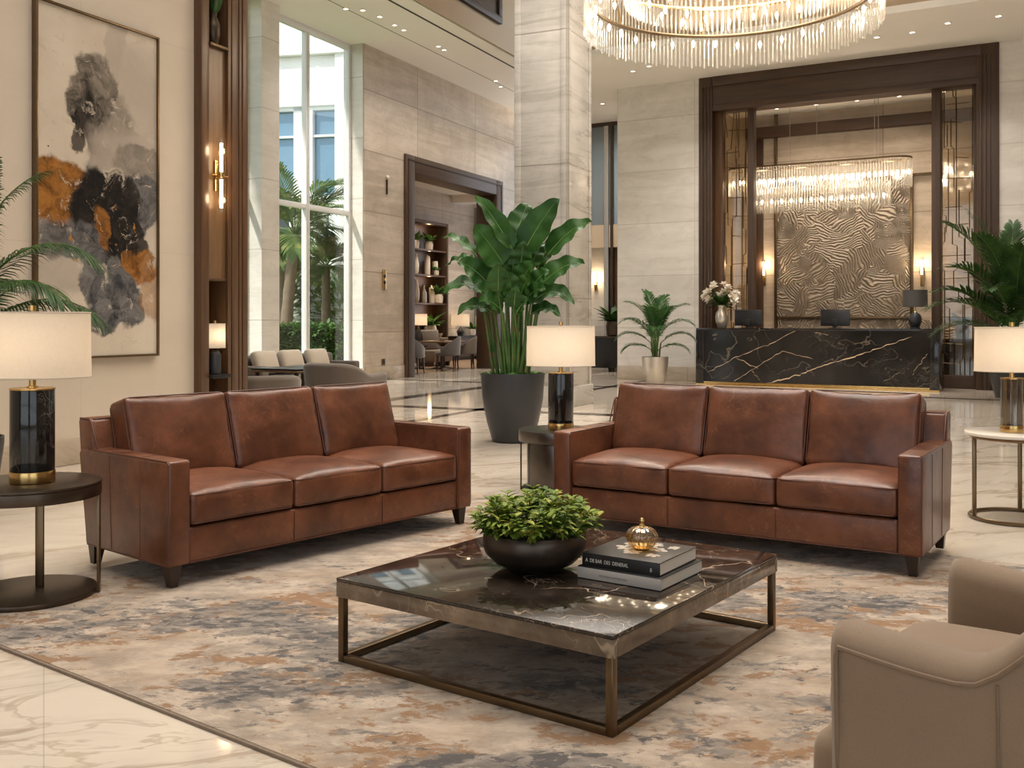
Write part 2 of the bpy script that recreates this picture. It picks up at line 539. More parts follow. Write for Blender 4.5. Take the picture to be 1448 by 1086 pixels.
M['bronze'] = plain('bronze', (.17, .115, .065), .3, .9, .2, 14)
M['bronze_dark'] = plain('bronze_dark', (.075, .054, .038), .32, .8, .25, 10)
M['bronze_panel'] = make_wood('bronze_panel', (.13, .068, .028), (.19, .105, .048), .30)
M['gunmetal'] = plain('gunmetal', (.11, .095, .083), .28, .85, .2, 6)
M['brass'] = plain('brass', (.60, .39, .15), .22, 1.0, .1, 20)
M['gold'] = plain('gold', (.75, .52, .22), .18, 1.0, .1, 20)
M['steel'] = plain('steel', (.50, .46, .41), .28, .9, .08, 5)
M['black_metal'] = plain('black_metal', (.02, .018, .017), .35, .4, .2, 8)
M['black_plastic'] = plain('black_plastic', (.012, .012, .013), .3, 0, .2, 10)
M['charcoal_pot'] = plain('charcoal_pot', (.030, .031, .034), .42, .15, .3, 4)
M['bowl'] = plain('bowl_bronze', (.075, .058, .045), .34, .75, .5, 7)
M['silver_pot'] = plain('silver_pot', (.62, .55, .46), .33, .75, .1, 6)
M['table_top'] = dark_marble('table_marble', (.014, .010, .008), (.045, .033, .025), (.46, .35, .25), 2.0, .06, 3.0, 1.0, (.085, .058, .038))
M['table_edge'] = dark_marble('table_edge_marble', (.11, .076, .050), (.27, .19, .125), (.44, .34, .23), 1.3, .12, 5.0, .7, (.13, .088, .052))
M['desk'] = dark_marble('desk_marble', (.007, .006, .006), (.020, .017, .015), (.50, .39, .28), .8, .10, 12.0, .22)
M['lamp_marble'] = dark_marble('lamp_marble', (.008, .0075, .007), (.022, .019, .017), (.28, .24, .2), 3.0, .08, 4.0, .55)
M['white_marble'] = plain('white_marble', (.74, .67, .58), .12, 0, .12, 5)
M['shade'] = make_shade('linen_shade', (.84, .77, .68))
M['shade_dark'] = plain('shade_dark', (.05, .045, .042), .6)
M['shade_in'] = plain('shade_inside', (.7, .5, .25), .5)
M['bulb'] = emit('bulb_glow', (1.0, .74, .46), 14)
M['bulb_small'] = emit('bulb_small', (1.0, .84, .62), 34)
M['bulb_alcove'] = emit('bulb_alcove', (1.0, .82, .58), 20)
M['sconce_glow'] = emit('sconce_glow', (1.0, .74, .45), 9)
M['downlight'] = emit('downlight_glow', (1.0, .88, .72), 9)
M['crystal'] = make_crystal('crystal')
M['glass'] = make_glass('clear_glass', (.98, .99, .99), .04, .02, True, .4)
M['glass_lamp'] = make_glass('lamp_glass', (.78, .76, .72), .22, .03)
M['amber'] = make_glass('amber_glass', (.95, .76, .46), .30, .04, True, 1.5)
M['screen_glass'] = make_glass('screen_glass', (.88, .82, .72), .16, .05)
M['window_white'] = plain('window_white', (.74, .74, .73), .4, 0, .03)
M['taupe'] = make_fabric('taupe_velvet', (.185, .125, .080), (.30, .215, .145), 500, .9, .18)
M['grey_fabric'] = make_fabric('grey_fabric', (.085, .064, .048), (.145, .112, .085), 500, .9, .3)
M['blue_grey'] = make_fabric('blue_grey_fabric', (.055, .047, .045), (.10, .086, .08), 500, .9, .3)
M['pale_fabric'] = make_fabric('pale_fabric', (.5, .42, .33), (.62, .54, .44), 500, .9, .2)
M['taupe_welt'] = plain('taupe_welt', (.20, .135, .088), .85, 0, .15, 40)
M['rug'] = make_rug('rug')
M['rug_edge'] = plain('rug_binding', (.20, .15, .11), .95, 0, .3, 60)
M['leaf_big'] = make_leaf('strelitzia_leaf', (.014, .055, .010), (.042, .118, .022), None, .30, 3.0, .12)
M['midrib'] = plain('midrib', (.16, .26, .07), .45, 0, .2, 10)
M['stalk'] = make_leaf('stalk', (.035, .10, .018), (.10, .17, .045), (.13, .11, .045), .4, 4.0, .05)
M['palm'] = make_leaf('palm_leaf', (.012, .038, .007), (.036, .088, .015), None, .4, 6.0, .12)
M['areca'] = make_leaf('areca_leaf', (.016, .058, .012), (.045, .125, .026), None, .4, 5.0, .15)
M['bowl_leaf'] = make_leaf('bowl_leaf', (.060, .125, .012), (.25, .33, .04), (.46, .42, .08), .4, 16.0, .2)
M['moss'] = make_leaf('moss', (.05, .12, .02), (.12, .22, .05), None, .7, 30.0, .1)
M['soil'] = plain('soil', (.02, .014, .010), .95, 0, .4, 40)
M['petal'] = make_leaf('petal', (.78, .72, .62), (.88, .84, .76), (.80, .58, .40), .5, 6.0, .3)
M['paper'] = plain('paper', (.74, .69, .62), .8, 0, .05, 200)
M['book_black'] = plain('book_black', (.016, .015, .015), .4, 0, .2, 8)
M['book_grey'] = plain('book_grey', (.52, .48, .44), .55, 0, .08, 8)
M['lettering'] = plain('lettering', (.78, .74, .68), .5)
M['ceramic'] = plain('ceramic', (.66, .60, .52), .3, 0, .1, 8)
M['teak'] = make_wood('teak', (.10, .055, .028), (.17, .10, .055), .3, 'x')
M['lawn'] = plain('lawn', (.10, .16, .035), .9, 0, .4, 3)
M['hedge'] = make_leaf('hedge_leaf', (.04, .11, .025), (.12, .24, .06), None, .5, 3.0, .2)
M['palm_out'] = make_leaf('garden_palm_leaf', (.05, .12, .03), (.17, .26, .07), (.28, .30, .10), .45, 2.0, .3)
M['trunk'] = plain('palm_trunk', (.20, .145, .10), .9, 0, .4, 7)
M['facade'] = stone('facade', (.74, .73, .70), (.82, .81, .79), (.58, .57, .55), 3.2, 1.6, .6, 'xz', .012, 1.0)
M['facade_glass'] = plain('facade_glass', (.16, .27, .36), .06, .3, .2, .4)
M['facade_dark'] = plain('facade_dark', (.20, .24, .26), .1, .2, .2, 1)
# ================================================================ camera
cam = bpy.data.cameras.new('camera'); co = bpy.data.objects.new('camera', cam); COL.objects.link(co)
co.location = (0, 0, CH); co.rotation_euler = (PI / 2, 0, 0)
cam.sensor_width = 36; cam.lens = 36 * F / 1448; cam.shift_y = -(543 - HY) / 1448; cam.clip_start = .05; cam.clip_end = 200
SC.camera = co

# ================================================================ the setting
W_H = 7.1          # soffit over the window bay
R_H = 6.33         # lower ceiling before the reception
H_H = 8.9          # high ceiling


def at(fr, x, y, z=0.0):
    return dict(loc=fr.w(x, y, z), rotz=fr.a)


def S(mb, name, mat, fr=None, **kw):
    o = mb.build(name, mat, None, loc=(fr.o if fr else (0, 0, 0)), rotz=(fr.a if fr else 0), **kw)
    return struct(o)


def wpt(fr, x, y):
    p = fr.w(x, y); return (p.x, p.y)


# floor: lobby, bounded by the window wall
poly = [wpt(FW, -30, .45), wpt(FW, 12, .45), (14.0, 33.0), (24, 20), (24, -9), (-16, -9)]
S(MB().prism(poly, -.2, 0), 'floor', M['floor'])
S(MB().prism([(1.3, .45), (17, .45), (17, 4.4), (7.6, 4.4)], -.2, 0), 'floor.001', M['floor_far'], FW)
# dark inlaid bands
k = 0
for (x0, x1, y0, y1) in ((-14, 9, -3.3, -3.0), (-5.2, -4.9, -9, -3.3), (-14, 6, -5.35, -5.2)):
    k += 1
    S(MB().bb(x0, x1, y0, y1, 0, .002), 'trim_%d' % k, M['inlay'], FW)
S(MB().bb(-9, 9, -2.6, -2.38, 0, .002), 'trim_4', M['inlay'], FR)

# painting wall
xe = FL.along(283)
S(MB().bb(-12, xe + .05, 0, .25, 0, H_H), 'wall_left', M['cream_wall'], FL)
S(MB().bb(-12, xe, -.02, 0, 0, .235, .006), 'baseboard_left', M['base_stone'], FL)

# wood pilaster with niches
PO = -.10
pa, pb, pc, pd = FL.along(285, PO), FL.along(296, PO), FL.along(322.5, PO), FL.along(350.5, PO)
zt = FL.z((pb + pc) / 2, PO, 68); zb = FL.z((pb + pc) / 2, PO, 393); zs = FL.z((pb + pc) / 2, PO + .1, 529)
pil = bpy.data.objects.new('trim_5', None); COL.objects.link(pil); pil.location = FL.o; pil.rotation_euler.z = FL.a; struct(pil)
MB().bb(pa, pb, PO, .6, 0, H_H, .006).build('stile', M['bronze_wood'], pil)
m = MB().bb(pc, pd, PO + .012, .6, 0, H_H, .004)
wd = (pd - pc)
for (a, b, d) in ((0, .16, 0), (.20, .52, 0), (.56, .70, .0), (.74, 1.0, 0)):
    m.bb(pc + a * wd, pc + b * wd, PO, PO + .03, 0, H_H, .006)
m.build('stile', M['bronze_wood'], pil)
MB().bb(pb, pc, -.06, .04, zb, zt).build('back_panel', M['bronze_panel'], pil)
MB().bb(pb, pc, .30, .34, 0, zb).build('niche_back', M['black_plastic'], pil)
MB().bb(pb, pc, .30, .34, zt, H_H).build('niche_back', M['bronze_panel'], pil)
MB().bb(pb, pc, PO + .02, .3, zb - .03, zb, .005).build('shelf', M['bronze_wood'], pil)
MB().bb(pb, pc, PO - .02, .3, zt, zt + .03, .005).build('shelf', M['bronze'], pil)
MB().bb(pb, pc, PO - .05, .3, zs - .04, zs, .005).build('shelf', M['black_metal'], pil)

# window wall (travertine), openings for two windows and the portal
pier0, pier1 = FW.along(370), FW.along(395)
p0, p1 = FW.along(571), FW.along(709)
PZ = FW.z(p0, 0, 217)
m = MB()
m.bb(0, p0, 0, .5, 0, W_H).bb(p0, p1, 0, .5, PZ, W_H).bb(p1, 13, 0, .5, 0, W_H)
S(m, 'wall_window', M['travertine'], FW)
S(MB().bb(pier0, pier1, 0, .5, 0, W_H), 'wall_window_pier', M['jamb_stone'], FW)
S(MB().bb(-16, pier0 - 3.2, 0, .5, 0, W_H), 'wall_window_end', M['travertine'], FW)
S(MB().bb(pier0 - 3.2, pier0, .0, .5, 0, .28).bb(pier1, 0, 0, .5, 0, .28), 'wall_window_sill', M['jamb_stone'], FW)
S(MB().bb(0, p0, -.025, 0, 0, .28, .006), 'baseboard_window', M['base_stone'], FW)
S(MB().bb(-.02, .0, .02, .5, .28, W_H), 'trim_6', M['jamb_stone'], FW)


def window(name, x0, x1, off, z0, z1, mull, bars):
    r = bpy.data.objects.new(name, None); COL.objects.link(r); r.location = FW.o; r.rotation_euler.z = FW.a; struct(r)
    t = .075
    m = MB().bb(x0, x0 + t, off, off + .1, z0, z1, .008).bb(x1 - t, x1, off, off + .1, z0, z1, .008).bb(x0 + t, x1 - t, off, off + .1, z1 - .12, z1, .008).bb(x0 + t, x1 - t, off, off + .1, z0, z0 + .09, .008)
    m.build('window_frame', M['window_white'], r)
    for mu in mull:
        MB().bb(mu - .055, mu - .01, off - .02, off + .1, z0 + .09, z1 - .12, .006).bb(mu + .01, mu + .055, off - .02, off + .1, z0 + .09, z1 - .12, .006).build('mullion', M['window_white'], r)
    for b in bars:
        MB().bb(x0 + t, x1 - t, off - .01, off + .09, b - .05, b + .05, .006).build('transom', M['window_white'], r)
    xs = [x0 + t] + list(mull) + [x1 - t]
    zs_ = [z0 + .09] + list(bars) + [z1 - .12]
    for a, b in zip(xs, xs[1:]):
        for c, d in zip(zs_, zs_[1:]):
            MB().bb(a, b, off + .045, off + .053, c, d).build('window_pane', M['glass'], r)
    return r


WOFF = .32
wx1 = FW.along(434.5, WOFF)
zbar = FW.z(wx1, WOFF, 292)
window('window_1', pier1, -.02, WOFF, .28, W_H, [wx1], [zbar])
window('window_2', pier0 - 3.2, pier0, WOFF, .28, W_H, [pier0 - 1.6], [zbar])

# dark wood portal in the window wall
t = .40
pr = bpy.data.objects.new('trim_7', None); COL.objects.link(pr); pr.location = FW.o; pr.rotation_euler.z = FW.a; struct(pr)
MB().bb(p0, p0 + t, -.06, .56, 0, PZ, .02).build('jamb', M['walnut'], pr)
MB().bb(p1 - t, p1, -.06, .56, 0, PZ, .02).build('jamb', M['walnut'], pr)
MB().bb(p0 + t, p1 - t, -.06, .56, PZ - t, PZ, .02).build('header', M['walnut_x'], pr)
m = MB().bb(p0 + .10, p0 + .125, -.075, -.05, 0, PZ - .1).bb(p1 - .125, p1 - .10, -.075, -.05, 0, PZ - .1).bb(p0 + .1, p1 - .1, -.075, -.05, PZ - .125, PZ - .1)
m.build('moulding', M['walnut'], pr)

# the room through the portal
LD = 4.2; LH = 5.45
S(MB().bb(7.2, 17, LD, LD + .2, 0, LH), 'wall_lounge_back', M['travertine'], FW)
S(MB().prism([(1.35, .5), (1.52, .5), (7.4, LD), (7.2, LD)], 0, LH), 'wall_lounge_near', M['travertine'], FW)
S(MB().bb(17, 17.2, .5, LD, 0, LH), 'wall_lounge_far', M['travertine'], FW)
S(MB().prism([(1.35, .5), (17.2, .5), (17.2, LD + .2), (7.2, LD + .2)], LH, LH + .1), 'ceiling_lounge', M['ceiling'], FW)

# soffit along the window wall, stepped fascia, upper wall
S(MB().bb(-16, 12, -2.4, .5, W_H, W_H + .12), 'ceiling_soffit', M['ceiling'], FW)
S(MB().bb(-16, 12, -2.02, -1.97, W_H - .004, W_H).bb(-16, 12, -1.0, -.985, W_H - .003, W_H), 'trim_8', M['slot'], FW)
S(MB().bb(-16, 12, -2.45, -2.38, W_H, W_H + .42).bb(-16, 12, -2.40, -2.0, W_H + .36, W_H + .42), 'trim_9', M['fascia'], FW)
S(MB().bb(-16, 12, -2.05, -1.95, W_H + .4, H_H), 'wall_upper', M['fascia'], FW)
ug = bpy.data.objects.new('trim_10', None); COL.objects.link(ug); ug.location = FW.o; ug.rotation_euler.z = FW.a; struct(ug)
ua, ub = FW.along(606, -2.1), FW.along(708, -2.1)
uz = FW.z(ub, -2.1, 35)
MB().bb(ua, ub, -2.15, -2.05, uz, uz + .16, .01).bb(ub - .16, ub, -2.15, -2.05, uz + .16, H_H, .01).bb(ua, ua + .16, -2.15, -2.05, uz + .16, H_H, .01).build('frame', M['walnut_x'], ug)
MB().bb(ua + .16, ub - .16, -2.10, -2.06, uz + .16, H_H).build('pane', M['bronze_dark'], ug)

# square stone column
ce = FW.w(0, 0); c0 = Vector((79 / F * 14.55, 14.55, 0))
CF = Frame(c0.x, c0.y, 64.9)          # corner nearest the middle of the room; +y goes left along the front face
m = MB().bb(0, .95, 0, .86, 0, H_H, .012)
for (y0, y1) in ((.012, .11), (.75, .848)):
    m.bb(-.014, 0, y0, y1, 0, H_H, .006)
m.bb(0.85, .94, -.014, 0, 0, H_H, .006).bb(.01, .09, -.014, 0, 0, H_H, .006)
m.bb(-.03, .98, -.03, .89, 0, .30, .008)
S(m, 'column', M['column_stone'], CF)

# reception wall
q0, q1 = FR.along(989), FR.along(1413)
RZ = R_H
S(MB().bb(0, q0, 0, .35, 0, R_H), 'wall_back_left', M['pale_stone'], FR)
S(MB().bb(q1, 14, 0, .35, 0, R_H), 'wall_back_right', M['pale_stone'], FR)
S(MB().bb(0, q0, -.02, 0, 0, .30, .006).bb(q1, 14, -.02, 0, 0, .30, .006), 'baseboard_back', M['base_stone'], FR)
# alcove: back wall, sides, ceiling
AD = 2.6; AH = 5.95
S(MB().bb(q0, q1, AD, AD + .2, 0, R_H), 'wall_alcove', M['travertine'], FR)
S(MB().bb(q0 - .2, q0, .35, AD + .2, 0, R_H), 'wall_alcove_left', M['travertine'], FR)
S(MB().bb(q1, q1 + .2, .35, AD + .2, 0, R_H), 'wall_alcove_right', M['travertine'], FR)
S(MB().bb(q0, q1, .36, AD, AH, AH + .1), 'ceiling_alcove', M['ceiling'], FR)
# portal frame
fw = .52
pt = bpy.data.objects.new('trim_11', None); COL.objects.link(pt); pt.location = FR.o; pt.rotation_euler.z = FR.a; struct(pt)
bz = FR.z(q0, 0, 160)
for (a, b) in ((q0, q0 + .29), (q1 - .38, q1)):
    m = MB().bb(a, b, -.05, .36, 0, RZ, .01)
    for i in range(3):
        xx = a + .05 + i * .075
        m.bb(xx, xx + .045, -.075, -.04, 0, RZ - .2, .008)
    m.build('jamb', M['walnut'], pt)
m = MB().bb(q0 + .29, q1 - .38, -.03, .36, bz, RZ, .006).bb(q0 + .3, q1 - .3, -.07, -.03, RZ - .2, RZ, .01).bb(q0 + .3, q1 - .3, -.06, -.03, bz, bz + .13, .01)
m.build('header', M['walnut_x'], pt)
# posts and glass screens
a1 = FR.along(1057, .1); a2 = FR.along(1066, .1); b1 = FR.along(1318, .2); b2 = FR.along(1330.5, .2)
e1 = FR.along(1377, .2)
MB().bb(a1, a2, .1, .3, 0, bz, .01).build('post', M['walnut'], pt)
MB().bb(b1, b2, .1, .3, 0, bz, .01).build('post', M['walnut'], pt)
MB().bb(e1, q1 - .38, .1, .3, 0, bz, .01).build('post', M['walnut'], pt)
MB().bb(q0 + .29, q0 + .46, .12, .34, 0, bz, .01).build('post', M['bronze_wood'], pt)


def lattice(x0, x1, z0, z1, seed):
    r = random.Random(seed); m = MB(); n = 6
    w = x1 - x0
    for i in range(n):
        x = x0 + w * (i + .5) / n + r.uniform(-.02, .02)
        z = z0
        pts = [(x, .2, z0)]
        while z < z1 - .2:
            z += r.uniform(.25, .7)
            if r.random() < .55:
                nx = min(x1 - .02, max(x0 + .02, x + r.choice((-1, 1)) * w / n * r.uniform(.5, 1)))
                pts += [(x, .2, z - .04), (nx, .2, z)]; x = nx
        pts.append((x, .2, z1))
        m.tube([p for p in pts if p[2] <= z1], .008, 4)
    for i in range(11):
        z = z0 + (z1 - z0) * (i + r.uniform(.2, .8)) / 11
        a = x0 + w * r.uniform(0, .4); b = x1 - w * r.uniform(0, .4)
        m.tube([(a, .2, z), (b, .2, z + r.uniform(-.03, .03))], .007, 4)
    return m


for (x0, x1, sd) in ((q0 + .46, a1, 3), (b2, e1, 9)):
    sc = bpy.data.objects.new('window_%d' % (3 if sd == 3 else 4), None); COL.objects.link(sc); sc.location = FR.o; sc.rotation_euler.z = FR.a; struct(sc)
    MB().bb(x0, x1, .215, .225, .25, bz - .02).build('glass_pane', M['screen_glass'], sc)
    lattice(x0, x1, .25, bz - .02, sd).build('bronze_lattice', M['bronze'], sc)
    MB().bb(x0, x1, .14, .28, 0, .25, .008).build('bottom_rail', M['walnut_x'], sc)
# back wall trims and relief panel
rl, rr = FR.along(1099, AD - .05), FR.along(1287, AD - .05)
rt = FR.z(rl, AD, 262); rb = FR.z(rl, AD, 448)


def make_relief():
    t = NT('relief'); v = t.co(); x, y, z = t.sep(v)
    p = t.comb(x, z, 0.0)
    w = t.warp(p, 1.4, .35, 2)
    vo = t.n('ShaderNodeTexVoronoi'); vo.inputs['Scale'].default_value = 3.2; vo.inputs['Randomness'].default_value = 1.0
    t.link(w, vo.inputs['Vector'])
    r, g, b = t.sep(vo.outputs['Color'])
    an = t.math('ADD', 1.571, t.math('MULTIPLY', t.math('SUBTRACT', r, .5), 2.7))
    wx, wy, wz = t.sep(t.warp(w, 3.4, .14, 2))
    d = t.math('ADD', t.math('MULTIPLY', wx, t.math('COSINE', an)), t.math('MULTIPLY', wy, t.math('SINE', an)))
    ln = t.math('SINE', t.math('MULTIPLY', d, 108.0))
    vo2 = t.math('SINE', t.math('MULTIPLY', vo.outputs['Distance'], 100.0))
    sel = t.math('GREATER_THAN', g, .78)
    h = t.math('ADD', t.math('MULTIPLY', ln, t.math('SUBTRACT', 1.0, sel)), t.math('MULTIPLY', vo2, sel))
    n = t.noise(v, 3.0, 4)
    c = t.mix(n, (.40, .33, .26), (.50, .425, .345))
    c = t.mix(t.mr(h, -.9, .2, .5, 0), c, (.26, .195, .135))  # groove shade mixed into the colour, darker where the relief is low
    t.set(Base_Color=c, Roughness=.55)
    t.bump(h, 1.0, .03)
    return t.m


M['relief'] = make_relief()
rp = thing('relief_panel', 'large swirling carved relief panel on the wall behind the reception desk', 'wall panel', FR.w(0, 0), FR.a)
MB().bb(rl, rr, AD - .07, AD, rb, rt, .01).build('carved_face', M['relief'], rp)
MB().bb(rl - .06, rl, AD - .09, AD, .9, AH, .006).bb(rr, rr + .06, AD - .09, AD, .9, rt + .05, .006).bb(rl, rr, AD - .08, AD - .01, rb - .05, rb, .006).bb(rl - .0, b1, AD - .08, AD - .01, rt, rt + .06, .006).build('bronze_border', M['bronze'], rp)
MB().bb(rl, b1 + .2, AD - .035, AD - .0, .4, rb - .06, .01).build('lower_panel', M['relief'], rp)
S(MB().bb(q0 + .3, q1 - .3, AD - .25, AD - .02, 5.42, 5.66, .01), 'trim_12', M['walnut_x'], FR)
S(MB().bb(rl - .5, rl - .32, AD - .06, AD, .9, 5.42, .01), 'trim_13', M['walnut'], FR)

# lower ceiling before the reception and its lit fascia
e = Vector((7.49, 15.85)); d = Vector((-5.97, 3.35)).normalized()
A_ = e + d * 7.95; B_ = e - d * 9
cpoly = [(A_.x, A_.y), (B_.x, B_.y), (20, 22), (16, 30), (A_.x, 29)]
S(MB().prism(cpoly, R_H, R_H + .12), 'ceiling', M['ceiling'])
nrm = Vector((-d.y, d.x)); nrm = nrm if nrm.y > 0 else -nrm
fp = [A_ + nrm * .25, B_ + nrm * .25, B_ + nrm * .45, A_ + nrm * .45]
S(MB().prism([(p.x, p.y) for p in fp], R_H + .12, H_H), 'wall_high', M['fascia'])
S(MB().prism([(-14.2, -8.6), (22, -8.6), (22, 16), (10, 19), (A_.x, 25), (-3, 24), (-16, 4)], H_H, H_H + .15), 'ceiling_high', M['ceiling'])

# passage beyond the column
PD = 3.6
px0, px1 = FR.along(800, PD), FR.along(900, PD)
S(MB().bb(px0, 1.5, PD, PD + .2, 0, R_H), 'wall_passage', M['pale_stone'], FR)
S(MB().bb(-.02, .35, .35, PD, 0, R_H), 'wall_passage_side', M['pale_stone'], FR)
pg = bpy.data.objects.new('door_1', None); COL.objects.link(pg); pg.location = FR.o; pg.rotation_euler.z = FR.a; struct(pg)
x1_, x2_, x3_ = FR.along(838, PD - .3), FR.along(858.5, PD - .3), FR.along(866, PD - .3)
zt2 = FR.z(x2_, PD - .3, 172); zm1, zm0 = FR.z(x2_, PD - .3, 318), FR.z(x2_, PD - .3, 350)
x4_ = -.03
MB().bb(x1_ - 1.2, x4_, PD - .35, PD - .25, zt2 - .12, zt2).build('header', M['bronze_dark'], pg)
MB().bb(x2_ - .06, x2_ + .06, PD - .36, PD - .24, 0, zt2 - .12).build('mullion', M['steel'], pg)
MB().bb(x3_ - .035, x3_ + .035, PD - .36, PD - .24, 0, zt2 - .12).build('mullion', M['bronze_dark'], pg)
MB().bb(x1_ - 1.2, x4_, PD - .33, PD - .27, zm0, zm1).build('spandrel', M['fascia'], pg)
MB().bb(x1_ - 1.2, x2_ - .06, PD - .305, PD - .295, zm1, zt2 - .12).build('glass_pane', M['facade_dark'], pg)
MB().bb(x2_ + .06, x4_, PD - .305, PD - .295, zm1, zt2 - .12).build('glass_pane', M['facade_dark'], pg)
MB().bb(x2_ + .06, x4_, PD - .2, PD - .19, 0, zm0).build('door_panel', M['bronze_panel'], pg)

# the rest of the hall, behind and beside the viewer
S(MB().bb(-14, -11, -8.6, -8.4, 0, H_H).bb(-1, 1, -8.6, -8.4, 0, H_H).bb(11, 16, -8.6, -8.4, 0, H_H).bb(-11, -1, -8.6, -8.4, 7.0, H_H).bb(1, 11, -8.6, -8.4, 7.0, H_H).bb(-11, -1, -8.6, -8.4, 0, .3).bb(1, 11, -8.6, -8.4, 0, .3), 'wall_rear', M['cream_wall'])
S(MB().bb(16, 16.2, -8.6, 15, 0, H_H), 'wall_right', M['cream_wall'])
S(MB().bb(-14.2, -14, -8.6, 2, 0, H_H), 'wall_near_left', M['cream_wall'])
for i, (x0, x1) in enumerate(((-11, -1), (1, 11))):  # unseen rear windows, added and sized for daylight fill and soft highlights
    r = bpy.data.objects.new('window_%d' % (5 + i), None); COL.objects.link(r); struct(r)
    m = MB()
    for x in (x0 + .05, x0 + 2.5, x0 + 5, x0 + 7.5, x1 - .05): m.bb(x - .05, x + .05, -8.55, -8.45, .3, 7.0, .01)
    m.bb(x0, x1, -8.55, -8.45, .3, .4).bb(x0, x1, -8.55, -8.45, 6.9, 7.0).bb(x0, x1, -8.55, -8.45, 3.2, 3.3)
    m.build('window_frame', M['bronze_dark'], r)
    MB().bb(x0, x1, -8.505, -8.495, .3, 7.0).build('window_pane', M['glass'], r)

# outside: lawn and building
S(MB().prism([wpt(FW, -60, .5), wpt(FW, 1.2, .5), wpt(FW, 7.3, 4.7), wpt(FW, 17.2, 4.7), wpt(FW, 60, 30), wpt(FW, 60, 70), wpt(FW, -60, 70)], -.3, -.02), 'ground_outside', M['lawn'])
FB = Frame(-14.5, 36.0, -12.0)
bl = thing('building', 'white hotel wing with blue glazed windows outside the tall window', 'building', FB.o, FB.a)
zc = lambda py: CH - (py - HY) * 36.2 / F
m = MB().bb(-12, 14, 0, .6, zc(165), zc(98), .02).bb(-12, 14, -.25, .6, zc(98), zc(92), .02).bb(-12, 14, .2, .6, zc(92), 22).bb(-12, 14, 0, .6, zc(300), zc(285), .02)
for px in (350, 482.5, 560):
    xx = FB.along(px)
    m.bb(xx - .19, xx + .19, -.15, .6, 0, 22, .03)
m.build('wall', M['facade'], bl)
xs = [FB.along(395), FB.along(414), FB.along(434), FB.along(475)]
MB().bb(-12, 14, .3, .4, zc(285), zc(165)).build('window', M['facade_glass'], bl)
MB().bb(FB.along(413), FB.along(430), .12, .32, zc(285), zc(165)).build('wall', M['facade'], bl)
m = MB()
for px in (433, 437):
    xx = FB.along(px); m.bb(xx - .08, xx + .08, .1, .35, zc(285), 22)
m.bb(-12, 14, .15, .35, zc(206), zc(203)).bb(-12, 14, .12, .35, zc(170), zc(165))
m.build('window_frame', M['window_white'], bl)
MB().bb(-12, 14, 1.6, 1.8, 0, zc(300)).build('glazed_front', M['facade_dark'], bl)
m = MB()
for px in (419, 447, 475):
    xx = FB.along(px); m.cyl((xx, .2, 0), .32, zc(300), 20)
m.build('colonnade', M['facade'], bl)
# ================================================================ seating group
RA = Vector((.80, -.60, 0)); RB = Vector((.60, .80, 0))
rugc = RA * ((-4.68 + 1.3) / 2) + RB * ((1.894 + 5.66) / 2)
rug = thing('rug', 'large abstract rug in beige, rust and charcoal under the sofas and coffee table', 'rug', rugc, math.atan2(RA.y, RA.x))
hw, hd = (1.3 + 4.68) / 2, (5.66 - 1.894) / 2
MB().bb(-hw + .012, hw - .012, -hd + .012, hd - .012, 0.0005, .012).build('pile', M['rug'], rug)
MB().bb(-hw, hw, -hd, -hd + .012, 0.0005, .010).bb(-hw, hw, hd - .012, hd, 0.0005, .010).bb(-hw, -hw + .012, -hd, hd, 0.0005, .010).bb(hw - .012, hw, -hd, hd, 0.0005, .010).build('binding', M['rug_edge'], rug)
RUGZ = .012


def rrect(w, d, r, z, n=5, c=(0, 0)):
    pts = []
    for (sx, sy, a0) in ((1, 1, 0), (-1, 1, 90), (-1, -1, 180), (1, -1, 270)):
        for k in range(n + 1):
            a = math.radians(a0 + 90 * k / n)
            pts.append((c[0] + sx * (w / 2 - r) + r * math.cos(a), c[1] + sy * (d / 2 - r) + r * math.sin(a), z))
    return pts


